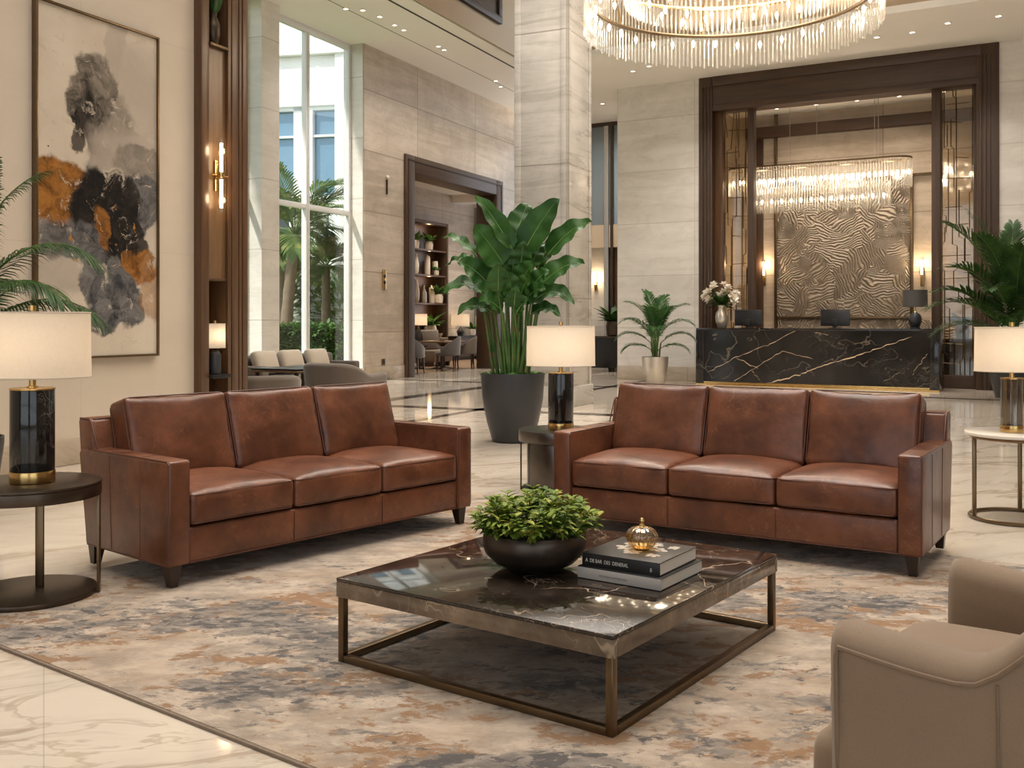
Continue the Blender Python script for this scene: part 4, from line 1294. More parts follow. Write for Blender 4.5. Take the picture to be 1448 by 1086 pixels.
# ================================================================ painting
def make_painting(w, h):
    t = NT('abstract_painting'); v = t.co(); x, y, z = t.sep(v)
    u = t.math('DIVIDE', x, w); k = t.math('DIVIDE', z, h)
    p0_ = t.comb(t.math('MULTIPLY', u, 1.0), t.math('MULTIPLY', k, 2.05), 0.0)
    wp = t.warp(t.warp(p0_, 2.4, .30, 7), 8.0, .13, 6)
    pu, pk, _ = t.sep(wp)

    def blob(cx, cy, rx, ry, soft=.35, rot=0.0):
        c, s_ = math.cos(rot), math.sin(rot)
        dx = t.math('SUBTRACT', pu, cx); dy = t.math('SUBTRACT', pk, cy * 2.05)
        a = t.math('ADD', t.math('MULTIPLY', dx, c), t.math('MULTIPLY', dy, s_)); b = t.math('SUBTRACT', t.math('MULTIPLY', dy, c), t.math('MULTIPLY', dx, s_))
        a = t.math('DIVIDE', a, rx * 1.32); b = t.math('DIVIDE', b, ry * 2.05 * 1.32)
        r2 = t.math('SQRT', t.math('ADD', t.math('MULTIPLY', a, a), t.math('MULTIPLY', b, b)))
        return t.mr(r2, 1.0 - soft * .6, 1.0 + soft * .12, 1.0, 0.0)

    nz = t.noise(wp, 4.0, 7, .68, .5); n2 = t.noise(wp, 9.0, 6, .7, .8)
    c = t.mix(t.mr(t.noise(p0_, 1.6, 5, .6), .3, .7), (.50, .42, .33), (.60, .52, .42))
    wash = t.mix(nz, (.30, .255, .21), (.46, .39, .32))

    def lay(c, mask, col, op=1.0):
        return t.mix(t.math('MULTIPLY', mask, op), c, col)
    grey = t.mix(t.mr(n2, .32, .68), (.028, .024, .020), (.20, .165, .13))
    slate = t.mix(t.mr(n2, .3, .7), (.024, .025, .029), (.17, .16, .155))
    black = t.mix(t.mr(n2, .4, .75), (.004, .0035, .003), (.028, .02, .015))
    rust = t.mix(t.mr(n2, .3, .7), (.10, .036, .006), (.36, .15, .028))
    c = lay(c, blob(.82, .66, .30, .26, .5), wash, .8)
    c = lay(c, blob(.20, .28, .30, .09, .5), wash, .9)
    c = lay(c, blob(.62, .93, .07, .10, .5), wash, .7)
    c = lay(c, blob(.47, .80, .15, .085, .28), grey, .92)
    c = lay(c, blob(.36, .73, .12, .075, .25), grey, 1.)
    c = lay(c, blob(.58, .70, .16, .085, .5), grey, .6)
    c = lay(c, blob(.45, .64, .055, .12, .4, .25), black, .9)
    c = lay(c, blob(.50, .60, .10, .09, .4), grey, .75)
    c = lay(c, blob(.31, .66, .05, .045, .3), black, .85)
    c = lay(c, blob(.62, .58, .22, .10, .6), wash, .8)
    c = lay(c, blob(.84, .585, .18, .05, .35), grey, .55)
    c = lay(c, blob(.84, .475, .155, .075, .25), slate, .95)
    c = lay(c, blob(.14, .475, .24, .085, .3), rust, 1.)
    c = lay(c, blob(.33, .445, .16, .065, .3), rust, 1.)
    c = lay(c, blob(.53, .42, .24, .125, .3), black, 1.)
    c = lay(c, blob(.62, .305, .20, .085, .35), black, .95)
    c = lay(c, blob(.70, .49, .10, .05, .3, .6), black, .8)
    c = lay(c, blob(.44, .24, .10, .06, .3), slate, .9)
    c = lay(c, blob(.26, .345, .22, .045, .45), slate, .9)
    c = lay(c, blob(.80, .37, .14, .035, .3, -.9), black, .9)
    c = lay(c, blob(.86, .275, .17, .04, .35), rust, .9)
    c = lay(c, blob(.74, .30, .05, .03, .3), rust, .9)
    c = lay(c, blob(.50, .385, .05, .06, .4), rust, .85)
    c = lay(c, blob(.60, .19, .15, .085, .28), slate, 1.)
    c = lay(c, blob(.72, .155, .12, .06, .3), slate, .95)
    c = lay(c, blob(.52, .11, .09, .035, .3), slate, .9)
    c = lay(c, blob(.93, .19, .09, .06, .5), rust, .55)
    # pale strokes breaking the dark passages, and fine spatter
    pale = t.math('MULTIPLY', t.mr(t.noise(t.vmath('ADD', wp, (3, 7, 0)), 5.5, 7, .72, 1.2), .57, .64), .85)
    c = t.mix(pale, c, (.47, .40, .32))
    sp = t.math('MULTIPLY', t.mr(t.noise(p0_, 26, 2, .5), .70, .73), blob(.20, .57, .30, .12, .6))
    c = t.mix(sp, c, (.03, .02, .015))
    fl = t.math('MULTIPLY', t.mr(t.noise(t.vmath('ADD', wp, (8, 1, 0)), 12, 4, .6), .64, .68), blob(.55, .38, .32, .16, .5))
    c = t.mix(fl, c, (.36, .16, .03))
    t.set(Base_Color=c, Roughness=.65)
    t.b.inputs['Specular IOR Level'].default_value = .15
    t.bump(n2, .2, .004)
    return t.m


PA = -.045
s0, s1 = FL.along(50, PA), FL.along(224.5, PA)
z0, z1 = FL.z(s1, PA, 503), FL.z(s1, PA, 53.5)
T = thing('painting', 'tall framed abstract painting in grey, black and rust on the cream wall', 'painting', FL.w(s0, PA, z0), FL.a)
pw, ph = s1 - s0, z1 - z0
MB().bb(.02, pw - .02, .008, .04, .02, ph - .02).build('canvas', make_painting(pw, ph), T)
m = MB().bb(0, .022, -.012, .045, 0, ph, .002).bb(pw - .022, pw, -.012, .045, 0, ph, .002).bb(.022, pw - .022, -.012, .045, 0, .022, .002).bb(.022, pw - .022, -.012, .045, ph - .022, ph, .002)
m.build('frame', M['bronze'], T)

# ---------------------------------------------------------------- things in the pilaster niches
pm = (pb + pc) / 2
pm2 = FL.along(309, PO); zs1, zs0 = FL.z(pm, -.1, 196), FL.z(pm, -.1, 301)
zm = (zs0 + zs1) / 2
T = thing('wall_sconce', 'tall double-tube glass sconce glowing on the bronze pilaster', 'sconce', FL.w(pm, -.06, zm), FL.a)
hh = (zs1 - zs0) / 2
MB().bb(-.03, .03, -.02, -.001, -.16, .16, .004).build('back_plate', M['brass'], T)
MB().tube([(0, -.02, 0), (0, -.075, 0)], .012, 8).tube([(-pc / 2 + pb / 2 + .02, -.055, .0), (pc / 2 - pb / 2 - .02, -.055, 0)], .007, 8).lathe([(0, -.025), (.03, -.02), (.03, .02), (0, .025)], 16, (0, -.075, 0)).build('bracket', M['brass'], T)
for s in (-1, 1):
    MB().lathe([(.016, 0), (.016, hh - .09)], 16, (0, -.075, .04 if s > 0 else -hh + .05)).build('light_tube', M['sconce_glow'], T)
    MB().lathe([(.048, 0), (.048, hh - .03), (.044, hh - .03), (.044, 0)], 24, (0, -.075, .028 if s > 0 else -hh)).build('glass_tube', M['glass'], T)

lampz = zs
T = thing('table_lamp', 'small black bottle lamp with white shade in the pilaster niche', 'lamp', FL.w(pm2 - .01, PO + .035, zs + .001), FL.a)
MB().lathe([(.055, 0), (.06, .01), (.06, .20), (.045, .235), (.02, .25)], 28).build('bottle_base', M['charcoal_pot'], T)
MB().lathe([(.021, .25), (.045, .27), (.046, .31), (.03, .345), (.012, .36), (.008, .46)], 24).build('brass_neck', M['brass'], T)
nz_ = FL.z(pm, .06, 496) - zs; nt_ = FL.z(pm, .06, 458) - zs
sh(T, .128, FL.z(pm, PO, 492) - zs, FL.z(pm, PO, 458) - zs, sy=.62)
T = thing('book', 'small tan book lying on the dark shelf beside the niche lamp', 'book', FL.w(pc - .08, PO + .20, zs + .001), FL.a)
MB().bb(-.05, .05, -.07, .07, .003, .025).build('pages', M['paper'], T)
MB().bb(-.055, .055, -.075, .075, 0, .003).bb(-.055, .055, -.075, .075, .025, .028).bb(-.055, -.05, -.075, .075, 0, .028).build('cover', M['bronze_panel'], T)
T = thing('vase', 'dark vase with leafy stems in the top niche of the pilaster', 'vase', FL.w(pm2, PO + .07, zt + .031), FL.a)
MB().lathe([(.04, 0), (.05, .01), (.075, .12), (.07, .22), (.035, .30), (.04, .33)], 24).build('vase_body', M['bronze_dark'], T)
m = MB(); r = random.Random(5)
for k in range(9):
    a = r.uniform(0, 6.28); d = Vector((math.cos(a) * .35, math.sin(a) * .3 - .1, 1))
    small_leaf(m, Vector((0, 0, .30)), d, r.uniform(.28, .42), .09, Vector((0, -1, .2)))
m.build('leaves', M['palm'], T)

# small wall controls on the stone wall
fx = FW.along(544, -.02)
T = thing('wall_control', 'small brass control plate with two dark dials on the stone wall', 'switch plate', FW.w(fx, 0, FW.z(fx, 0, 396)), FW.a)
MB().bb(-.075, .075, -.02, -.001, -.22, .22, .006).build('plate', M['brass'], T)
m = MB()
for z in (.09, -.05): m.ball((0, -.022, z), .045, 2, (1, .4, 1))
m.build('dials', M['black_metal'], T)
fx = FW.along(543, -.02)
T = thing('wall_socket', 'small metal socket plate low on the stone wall', 'socket', FW.w(fx, 0, FW.z(fx, 0, 512)), FW.a)
MB().bb(-.07, .07, -.015, -.001, -.07, .07, .005).build('plate', M['bronze'], T)
MB().bb(-.035, .035, -.019, -.014, -.035, .035).build('outlet', M['black_plastic'], T)
fx = FW.along(547.5, -.02)
T = thing('wall_sensor', 'thin dark sensor rod with a white tip on the stone wall', 'sensor', FW.w(fx, 0, FW.z(fx, 0, 262)), FW.a)
MB().bb(-.02, .02, -.03, -.001, -.2, .12, .004).build('rod', M['bronze_dark'], T)
MB().ball((0, -.03, .17), .045, 2).build('tip', M['ceramic'], T)

# ---------------------------------------------------------------- seating by the tall window
bayx = FL.along(350) + 1.0


def cpos(px, Y): return Vector(((px - CX) * Y / F, Y, 0))


tub_chair('armchair', 'brown-grey tub armchair by the tall window, nearer the stone wall', cpos(485, 12.5), math.radians(150), 'grey_fabric', 'taupe_welt', W=.84, D=.80, arm=.62, back=.74, detail=0, group='armchairs by the tall window')
tub_chair('armchair', 'brown-grey tub armchair by the tall window, beside the wood pilaster', cpos(368, 11.5), math.radians(205), 'grey_fabric', 'taupe_welt', W=.84, D=.80, arm=.57, back=.64, detail=0, group='armchairs by the tall window')
T = thing('lounge_table', 'dark-topped table with wood edge between the window armchairs', 'table', cpos(424, 13.4), math.radians(60))
MB().bb(-.5, .5, -.4, .4, .62, .645, .006).build('table_top', M['black_metal'], T)
MB().bb(-.52, .52, -.42, .42, .595, .619, .006).build('edge_band', M['teak'], T)
for sx in (-1, 1):
    for sy in (-1, 1):
        MB().bb(sx * .44 - .02, sx * .44 + .02, sy * .34 - .02, sy * .34 + .02, 0, .594, .003).build('leg', M['bronze_dark'], T)
T = thing('window_sofa', 'pale low sofa under the tall window behind the armchairs', 'sofa', FW.w(FW.along(420, -1.7), -1.7), FW.a)
MB().bb(-1.3, 1.3, -.35, .35, .1, .4, .04, 3).build('seat_base', M['grey_fabric'], T)
MB().bb(-1.3, 1.3, .2, .4, .4, .72, .05, 3).build('backrest', M['grey_fabric'], T)
for sx in (-1, 1): MB().bb(sx * 1.3, sx * 1.14, -.35, .4, .4, .58, .03, 3).build('arm', M['grey_fabric'], T)
for sx in (-1, 1):
    for sy in (-1, 1): MB().bb(sx * 1.2 - .03, sx * 1.2 + .03, sy * .28 - .03, sy * .28 + .03, 0, .1).build('leg', M['dark_leg'], T)
for i, (dx, lab) in enumerate(((-.75, 'pale cushion on the window sofa, nearest the wood pilaster'), (-.1, 'pale cushion in the middle of the window sofa'), (.6, 'pale cushion on the window sofa, nearest the stone wall'))):
    p = FW.w(FW.along(420, -1.7) + dx, -1.66, .62)
    T = thing('cushion', lab, 'cushion', p, FW.a, 'cushions on the window sofa')
    MB().cushion((0, 0, 0), (.52, .36, .12), .05, (.05, .05), (math.radians(72), 0, 0), 7, .003, i).build('cover', M['pale_fabric'], T, angle=80)

# ---------------------------------------------------------------- lounge seen through the portal
bx0, bx1 = FW.along(574, LD - .45), FW.along(633, LD - .45)
bzt = FW.z(bx1, LD - .45, 317)
T = thing('bookcase', 'tall dark wood display bookcase with lit shelves in the far lounge', 'bookcase', FW.w(0, 0), FW.a)
MB().bb(bx1 - .09, bx1, LD - .48, LD - .001, 0, bzt, .01).build('side_panel', M['walnut'], T)
MB().bb(bx0 - .6, bx0 - .51, LD - .48, LD - .001, 0, bzt, .01).build('side_panel', M['walnut'], T)
MB().bb(bx0 - .51, bx1 - .09, LD - .03, LD - .001, 0, bzt).build('back_panel', M['bronze_wood'], T)
MB().bb(bx0 - .51, bx1 - .09, LD - .48, LD - .03, bzt - .1, bzt, .005).build('top_panel', M['walnut_x'], T)
MB().bb(bx0 - .51, bx1 - .09, LD - .52, LD - .03, 0, .72, .008).build('base_cabinet', M['walnut_x'], T)
shz = []
for py in (355, 390, 429):
    z = FW.z(bx1 - .5, LD - .3, py); shz.append(z)
    MB().bb(bx0 - .51, bx1 - .09, LD - .46, LD - .03, z - .05, z, .004).build('shelf', M['bronze_wood'], T)
shz.append(.72)
r = random.Random(21)


def pot_plant(name, label, cat, loc, s, group, potm='ceramic', leafm='hedge', n=22, flower=False, leg=None):
    t = thing(name, label, cat, loc, 0, group)
    MB().lathe([(.055 * s, 0), (.075 * s, .01 * s), (.085 * s, .11 * s), (.07 * s, .16 * s), (.06 * s, .16 * s)], 16).build('pot', M[potm], t)
    m = MB(); rr_ = random.Random(hash(label) % 1000 if False else len(label) * 7 + int(s * 100))
    for i in range(n):
        a = rr_.uniform(0, 6.28); d = Vector((math.cos(a), math.sin(a), rr_.uniform(.3, 1.8)))
        small_leaf(m, Vector((0, 0, .14 * s)), d, rr_.uniform(.14, .3) * s, .07 * s, Vector((0, 0, 1)))
    m.build('foliage', M[leafm], t)
    return t


def jar(name, label, cat, loc, prof, mat, lid=None, group=None):
    t = thing(name, label, cat, loc, 0, group)
    MB().lathe(prof, 20).build('body', M[mat], t)
    if lid:
        top = prof[-1][1]
        MB().lathe([(prof[-1][0] + .006, top), (prof[-1][0] + .006, top + .02), (.02, top + .035), (.018, top + .06), (0, top + .065)], 16).build('lid', M[lid], t)
    return t


VASE = [(.06, 0), (.09, .06), (.10, .18), (.07, .32), (.045, .38), (.055, .42)]
CYL = [(.09, 0), (.095, .02), (.095, .42), (.08, .46)]
BOT = [(.09, 0), (.10, .04), (.10, .28), (.04, .40), (.04, .50)]
sx = lambda px: FW.along(px, LD - .26)
lv = lambda i, px: FW.w(sx(px), LD - .26, shz[i] + .001)
G = 'ornaments on the bookcase shelves'
pot_plant('shelf_plant', 'small green plant on the top bookcase shelf, at its portal end', 'plant', lv(0, 587), 1.6, G)
pot_plant('shelf_plant', 'small green plant on the top bookcase shelf, at its middle', 'plant', lv(0, 606), 1.7, G)
jar('jar', 'pale tall jar on the second bookcase shelf beside the portal jamb', 'jar', lv(1, 588), [(a, b * 1.5) for a, b in VASE], 'ceramic', None, G)
jar('jar', 'pale cylinder jar at the centre of the second bookcase shelf', 'jar', lv(1, 604), [(a, b * 1.25) for a, b in CYL], 'ceramic', 'ceramic', G)
pot_plant('shelf_plant', 'green plant between the pale jars of the second bookcase shelf', 'plant', FW.w(sx(611), LD - .41, shz[1] + .001), 1.0, G)
jar('jar', 'short pale jar at the far end of the second bookcase shelf', 'jar', lv(1, 615), [(a, b * 1.0) for a, b in CYL], 'ceramic', None, G)
jar('vase', 'silver vase on the third bookcase shelf beside the portal jamb', 'vase', lv(2, 588), [(a * 1.2, b * 1.7) for a, b in VASE], 'steel', None, G)
jar('jar', 'clear grey bottle on the third bookcase shelf', 'jar', lv(2, 599), [(a, b * 1.1) for a, b in BOT], 'steel', None, G)
jar('jar', 'pale lidded jar on the third bookcase shelf', 'jar', lv(2, 610.5), [(a, b * 1.1) for a, b in CYL], 'ceramic', 'ceramic', G)
pot_plant('shelf_plant', 'bushy green plant at the far end of the third bookcase shelf', 'plant', FW.w(sx(614.5), LD - .4, shz[2] + .001), 1.8, G, n=34)
pot_plant('shelf_plant', 'green plant on the base cabinet of the bookcase', 'plant', lv(3, 608), 2.6, G, n=34)
jar('jar', 'small pale bowl on the base cabinet of the bookcase', 'bowl', lv(3, 621), [(.05, 0), (.1, .08), (.12, .16)], 'ceramic', None, G)


def lounge_lamp(label, px, off, z, pyb, pyt, R, base_m):
    x = FW.along(px, off)
    t = thing('table_lamp', label, 'lamp', FW.w(x, off, z), FW.a, 'lamps in the far lounge')
    zb_, zt_ = FW.z(x, off, pyb) - z, FW.z(x, off, pyt) - z
    MB().lathe([(.09, 0), (.10, .01), (.10, .05), (.13, .12 * zb_ + .1), (.12, .5 * zb_), (.04, .8 * zb_), (.03, zb_ * .9), (.012, zb_ * .92), (.012, zb_ + .05)], 20).build('base', M[base_m], t)
    sh(t, R, zb_, zt_, sy=.9, fin=False)
    return t


ox = 1.9
T = thing('sideboard', 'dark sideboard along the back wall of the far lounge, right of the bookcase', 'sideboard', FW.w(0, 0), FW.a)
sbx0, sbx1 = FW.along(638, LD - .3), FW.along(694, LD - .3)
MB().bb(sbx0, sbx1, LD - .5, LD - .001, .1, .74, .01).build('body', M['walnut_x'], T)
MB().bb(sbx0 - .03, sbx1 + .03, LD - .53, LD - .001, .741, .78, .006).build('top', M['black_metal'], T)
for a in (sbx0 + .1, sbx1 - .1):
    MB().bb(a - .04, a + .04, LD - .45, LD - .1, 0, .1).build('leg', M['dark_leg'], T)
lounge_lamp('lit table lamp on the lounge sideboard, right beside the bookcase', 651, LD - .27, .782, 461, 444, .33, 'charcoal_pot')
lounge_lamp('lit table lamp at the far end of the lounge sideboard', 684, LD - .27, .782, 461, 447, .33, 'charcoal_pot')
pot_plant('shelf_plant', 'green plant on the lounge sideboard between its two lamps', 'plant', FW.w(FW.along(668, LD - .27), LD - .27, .782), 1.4, 'plants in the far lounge')
# sofa back and lamp beside the jamb
fx = FW.along(592, 1.9)
T = thing('lamp_table', 'dark pedestal table under the lamp beside the portal jamb', 'side table', FW.w(fx, 1.9), FW.a)
MB().cyl((0, 0, 0), .16, .03, 20).cyl((0, 0, .03), .04, .55, 12).build('pedestal', M['dark_leg'], T)
MB().cyl((0, 0, .58), .26, .03, 24).build('table_top', M['walnut_x'], T)
lounge_lamp('lit table lamp beside the left jamb of the dark portal', 592, 1.9, .612, 460, 444, .25, 'charcoal_pot')
fx = FW.along(614, 2.35)
T = thing('bench', 'dark upholstered bench back behind the lounge dining table', 'bench', FW.w(fx, 2.35), FW.a)
MB().bb(-.55, .55, -.3, .25, .12, .45, .04, 3).build('seat', M['grey_fabric'], T)
MB().bb(-.55, .55, .15, .3, .45, 1.02, .05, 3).build('backrest', M['grey_fabric'], T)
for s in (-1, 1): MB().bb(s * .45 - .03, s * .45 + .03, -.25, .2, 0, .12).build('leg', M['dark_leg'], T)
fx = FW.along(626, 1.25)
T = thing('dining_table', 'round wooden dining table just inside the dark portal', 'table', FW.w(fx, 1.25), FW.a)
MB().cyl((0, 0, .70), .62, .04, 40, .01).build('table_top', M['teak'], T)
MB().lathe([(.30, 0), (.28, .03), (.07, .08), (.06, .6), (.2, .70)], 24).build('pedestal', M['dark_leg'], T)
jar('bowl', 'small pale bowl on the round lounge dining table', 'bowl', FW.w(fx, 1.25, .741), [(.05, 0), (.11, .05), (.13, .09)], 'ceramic')


def dining_chair(label, px, off, rz):
    t = thing('dining_chair', label, 'chair', FW.w(FW.along(px, off), off), rz, 'upholstered dining chairs in the far lounge')
    return t


def make_dc(label, px, off, rz, mat):
    t = dining_chair(label, px, off, rz)
    MB().cushion((0, -.02, .43), (.52, .50, .10), .04, (.02, 0), None, 5, .0).build('seat', M[mat], t, angle=80)
    m = MB(); segs = []
    for i in range(13):
        a = math.radians(205 - 230 * i / 12)
        segs.append((math.cos(a) * .29, math.sin(a) * .27 + .02, .62 + .25 * max(0, math.sin(a)) ** .8))
    rows = []
    for (x, y, z) in segs:
        k = 1.1
        rows.append([(x, y, .40), (x * k, y * k, .40), (x * 1.18, y * 1.18, z - .01), (x * 1.12, y * 1.12, z), (x * 1.05, y * 1.05, z - .01), (x, y, .40)])
    m.quadstrip(rows)
    m.bm.faces.new([v for v in m.bm.verts[:5]]) if False else None
    m.build('backrest', M[mat], t, angle=70)
    for sx_ in (-1, 1):
        for sy_ in (-1, 1):
            MB().taper((sx_ * .22, sy_ * .2, 0), (.025, .025, sx_ * .02, sy_ * .02), (.042, .042), .40).build('leg', M['dark_leg'], t)
    return t


make_dc('grey dining chair right beside the portal jamb, seen from its side', 582, .62, FW.a + math.radians(100), 'blue_grey')
make_dc('grey dining chair with its back to the lobby at the round lounge table', 633, .60, FW.a + math.radians(-165 + 180 + 180), 'blue_grey')
make_dc('brown dining chair behind the grey one, deeper inside the portal', 657, .85, FW.a + math.radians(200), 'grey_fabric')
make_dc('brown dining chair beside the black planter, at the right of the portal', 683, 1.0, FW.a + math.radians(240), 'grey_fabric')

# ---------------------------------------------------------------- reception desk and what stands on it
dk0 = Vector(((984 - CX) / F * 20.0, 20.0, 0)); DA = math.radians(-29.0)
du = Vector((math.cos(DA), math.sin(DA), 0)); dv = Vector((-du.y, du.x, 0))
rr_ = (1328.5 - CX) / F
DL = (rr_ * dk0.y - dk0.x) / (du.x - rr_ * du.y)
DH = 1.125
T = thing('reception_desk', 'long reception desk of black marble with gold veins', 'reception desk', dk0, DA)
MB().bb(0, DL, .0, .72, DH - .045, DH, .004).build('counter_top', M['desk'], T)
MB().bb(.012, DL - .012, .012, .70, .07, DH - .045).build('marble_front', M['desk'], T)
MB().bb(-.0, .16, -.012, .72, .03, DH - .046, .004).build('end_panel', M['desk'], T)
MB().bb(DL - .16, DL, -.012, .72, .03, DH - .046, .004).build('end_panel', M['desk'], T)
MB().bb(-.0, DL, -.02, .70, 0, .03, .002).bb(.16, DL - .16, -.004, .012, .03, .07, .002).build('brass_plinth', M['brass'], T)
# the long gold veins of the front slab, inlaid flush
M['gold_vein'] = plain('gold_vein', (.60, .44, .28), .2, 0, .35, 25)


def vein_path(pts, wd, seed):
    q = random.Random(seed); out = []; m = MB()
    for (a, b) in zip(pts, pts[1:]):
        n = 9
        for i in range(n):
            f = i / n
            out.append((a[0] + (b[0] - a[0]) * f + q.uniform(-.02, .02), .0095, a[1] + (b[1] - a[1]) * f + q.uniform(-.014, .014)))
    out.append((pts[-1][0], .0095, pts[-1][1]))
    rows = []
    for i, a in enumerate(out):
        w0 = wd * q.uniform(.2, 1.0) * (1 if 0 < i < len(out) - 1 else .1)
        rows.append([(a[0], .0105, a[2] - w0), (a[0], .0105, a[2] + w0)])
    m.quadstrip(rows); m.build('gold_vein', M['gold_vein'], T)


def dxz(px, py):
    k = (px - CX) / F; x = (k * dk0.y - dk0.x) / (du.x - k * du.y)
    Y = dk0.y + du.y * x
    return (x, CH - (py - HY) * Y / F)


vein_path([dxz(1085, 542), dxz(1130, 530), dxz(1165, 516), dxz(1200, 507), dxz(1235, 495), dxz(1290, 476)], .012, 1)
vein_path([dxz(1036, 540), dxz(1068, 520), dxz(1105, 497), dxz(1150, 508)], .005, 2)
vein_path([dxz(1000, 527), dxz(1040, 505), dxz(1085, 488), dxz(1125, 468)], .006, 3)
vein_path([dxz(1040, 505), dxz(1072, 522)], .007, 4)
vein_path([dxz(1062, 525), dxz(1078, 541)], .005, 5)
vein_path([dxz(1150, 470), dxz(1172, 474)], .004, 6)
vein_path([dxz(1290, 530), dxz(1300, 515), dxz(1312, 500)], .006, 7)
vein_path([dxz(1250, 540), dxz(1275, 525)], .003, 8)
deskp = lambda px, off: dk0 + du * ((((px - CX) / F) * (dk0.y + dv.y * off) - (dk0.x + dv.x * off)) / (du.x - ((px - CX) / F) * du.y)) + dv * off


def monitor(label, px):
    p = deskp(px, .42)
    t = thing('monitor', label, 'monitor', (p.x, p.y, DH + .001), DA, 'monitors on the reception desk')
    MB().bb(-.27, .27, -.02, .02, .045, .36, .006).build('housing', M['black_plastic'], t)
    MB().bb(-.26, .26, .0205, .022, .055, .35).build('screen', M['facade_glass'], t)
    MB().bb(-.05, .05, -.06, -.019, .03, .17, .006).bb(-.12, .12, -.09, .10, 0, .012, .003).bb(-.03, .03, -.055, -.03, .012, .1).build('stand', M['black_metal'], t)


monitor('black monitor seen from behind on the reception desk, beside the flower vase', 1058)
monitor('black monitor seen from behind at the middle of the reception desk', 1181)
p = deskp(1021, .36)
T = thing('flower_vase', 'silver vase of white and peach flowers on the reception desk', 'vase', (p.x, p.y, DH + .001), DA)
MB().lathe([(.07, 0), (.085, .01), (.125, .13), (.135, .21), (.12, .30), (.07, .38), (.065, .42), (.085, .455), (.075, .455), (.06, .42)], 32).build('vase_body', M['silver_pot'], T)
r = random.Random(4); m = MB(); fl = []
for i in range(60):
    a = r.uniform(0, 6.28); d = Vector((math.cos(a), math.sin(a), r.uniform(-.1, 1.5)))
    small_leaf(m, Vector((0, 0, .45)), d, r.uniform(.2, .42), .07, Vector((0, 0, 1)))
m.build('leaves', M['palm'], T)
sm = MB()
for i, (px, py, sz) in enumerate(((1000, 415, 1.2), (1012, 408, 1.1), (1003, 424, 1.2), (1019, 420, 1.4), (1023, 403, .9), (1030, 408, 1.0), (1032, 418, 1.2), (1038, 424, 1.3), (1041, 416, .9), (1011, 403, .9), (996, 420, 1.0), (1024, 414, 1.1), (1036, 427, 1.0))):
    Y = p.y; q = Vector(((px - 1021) * Y / F, r.uniform(-.16, .05), CH - (py - HY) * Y / F - DH))
    f = MB(); c = q
    out = (q - Vector((0, 0, .4))).normalized()
    for k in range(14):
        a = 2.4 * k; lay = .25 + .75 * (k / 14)
        side = out.orthogonal().normalized(); s2 = out.cross(side)
        dd = (side * math.cos(a) + s2 * math.sin(a)) * lay + out * (1.15 - lay)
        small_leaf(f, c, dd, .105 * sz, .08 * sz, out)
    f.build('flower', M['petal'], T)
    sm.tube([(0, 0, .40), (q.x * .4, q.y * .4, .5), tuple(q)], .006, 5)
sm.build('stems', M['stalk'], T)
p = deskp(1294, .36)
T = thing('desk_lamp', 'black gourd lamp with dark drum shade on the right end of the reception desk', 'lamp', (p.x, p.y, DH + .001), DA)
MB().lathe([(.09, 0), (.09, .02), (.06, .025), (.08, .04), (.115, .12), (.118, .19), (.09, .26), (.04, .29), (.03, .30)], 32).build('gourd_base', M['charcoal_pot'], T)
MB().lathe([(.03, .30), (.012, .32), (.012, .45)], 16).build('neck', M['brass'], T)
sh(T, .215, .40, .70, mat='shade_dark', sy=.9, fin=False)


def small_sconce(label, px, py0, py1, fr, off):
    x = fr.along(px, off); z0, z1 = fr.z(x, off, py1), fr.z(x, off, py0)
    t = thing('wall_sconce', label, 'sconce', fr.w(x, off, (z0 + z1) / 2), fr.a)
    h = (z1 - z0) / 2
    MB().bb(-.035, .035, -.02, -.001, -h, h * .3, .004).tube([(0, -.02, -.1), (0, -.07, -.1)], .01, 6).lathe([(.0, -h * .95), (.02, -h * .6), (.035, -h * .25), (.03, -h * .2)], 12, (0, -.07, 0)).build('back_plate', M['brass'], t)
    MB().lathe([(.02, -h * .2), (.02, h * .85)], 12, (0, -.07, 0)).build('light_tube', M['sconce_glow'], t)
    MB().lathe([(.042, -h * .22), (.042, h), (.038, h), (.038, -h * .22)], 16, (0, -.07, 0)).build('glass_tube', M['glass'], t)
    l = bpy.data.lights.new('sconce_light', 'POINT'); l.energy = 14; l.color = (1, .72, .42); l.shadow_soft_size = .04
    o = bpy.data.objects.new('sconce_light', l); COL.objects.link(o); o.location = fr.w(x, off - .16, z1 - .1)


small_sconce('slim brass wall sconce left of the relief panel', 1081, 368, 404, FR, AD - .0)
small_sconce('slim brass wall sconce right of the relief panel, above the dark desk lamp', 1304, 364, 405, FR, AD - .035)
small_sconce('brass wall sconce in the passage beyond the square column', 843, 388, 412, FR, PD)

# console with plant behind the right glass screen
fx = FR.along(1357, 1.2)
T = thing('console_table', 'black console behind the right glass screen of the reception', 'console', FR.w(fx, 1.2), FR.a)
MB().bb(-.45, .45, -.2, .2, .0, .88, .01).build('body', M['black_metal'], T)
MB().bb(-.5, .5, -.24, .24, .88, .92, .005).build('top', M['bronze_dark'], T)
pot_plant('potted_plant', 'small green plant on the black console behind the right glass screen', 'plant', FR.w(fx + .05, 1.2, .921), 1.6, None, 'bronze_dark', 'palm', 40)
fx = FR.along(849, PD - .55)
T = thing('console_table', 'dark console in the passage beyond the square column', 'console', FR.w(fx, PD - .65), FR.a)
MB().bb(-.75, .62, -.2, .2, .1, .85, .01).build('body', M['black_metal'], T)
MB().bb(-.79, .66, -.23, .23, .85, .89, .005).build('top', M['bronze_dark'], T)
for s in (-.66, .53): MB().bb(s - .03, s + .03, -.18, .18, 0, .1).build('leg', M['bronze_dark'], T)
pot_plant('potted_plant', 'dark green plant on the passage console beyond the square column', 'plant', FR.w(fx + .40, PD - .65, .891), 2.3, None, 'bronze_dark', 'palm', 34)


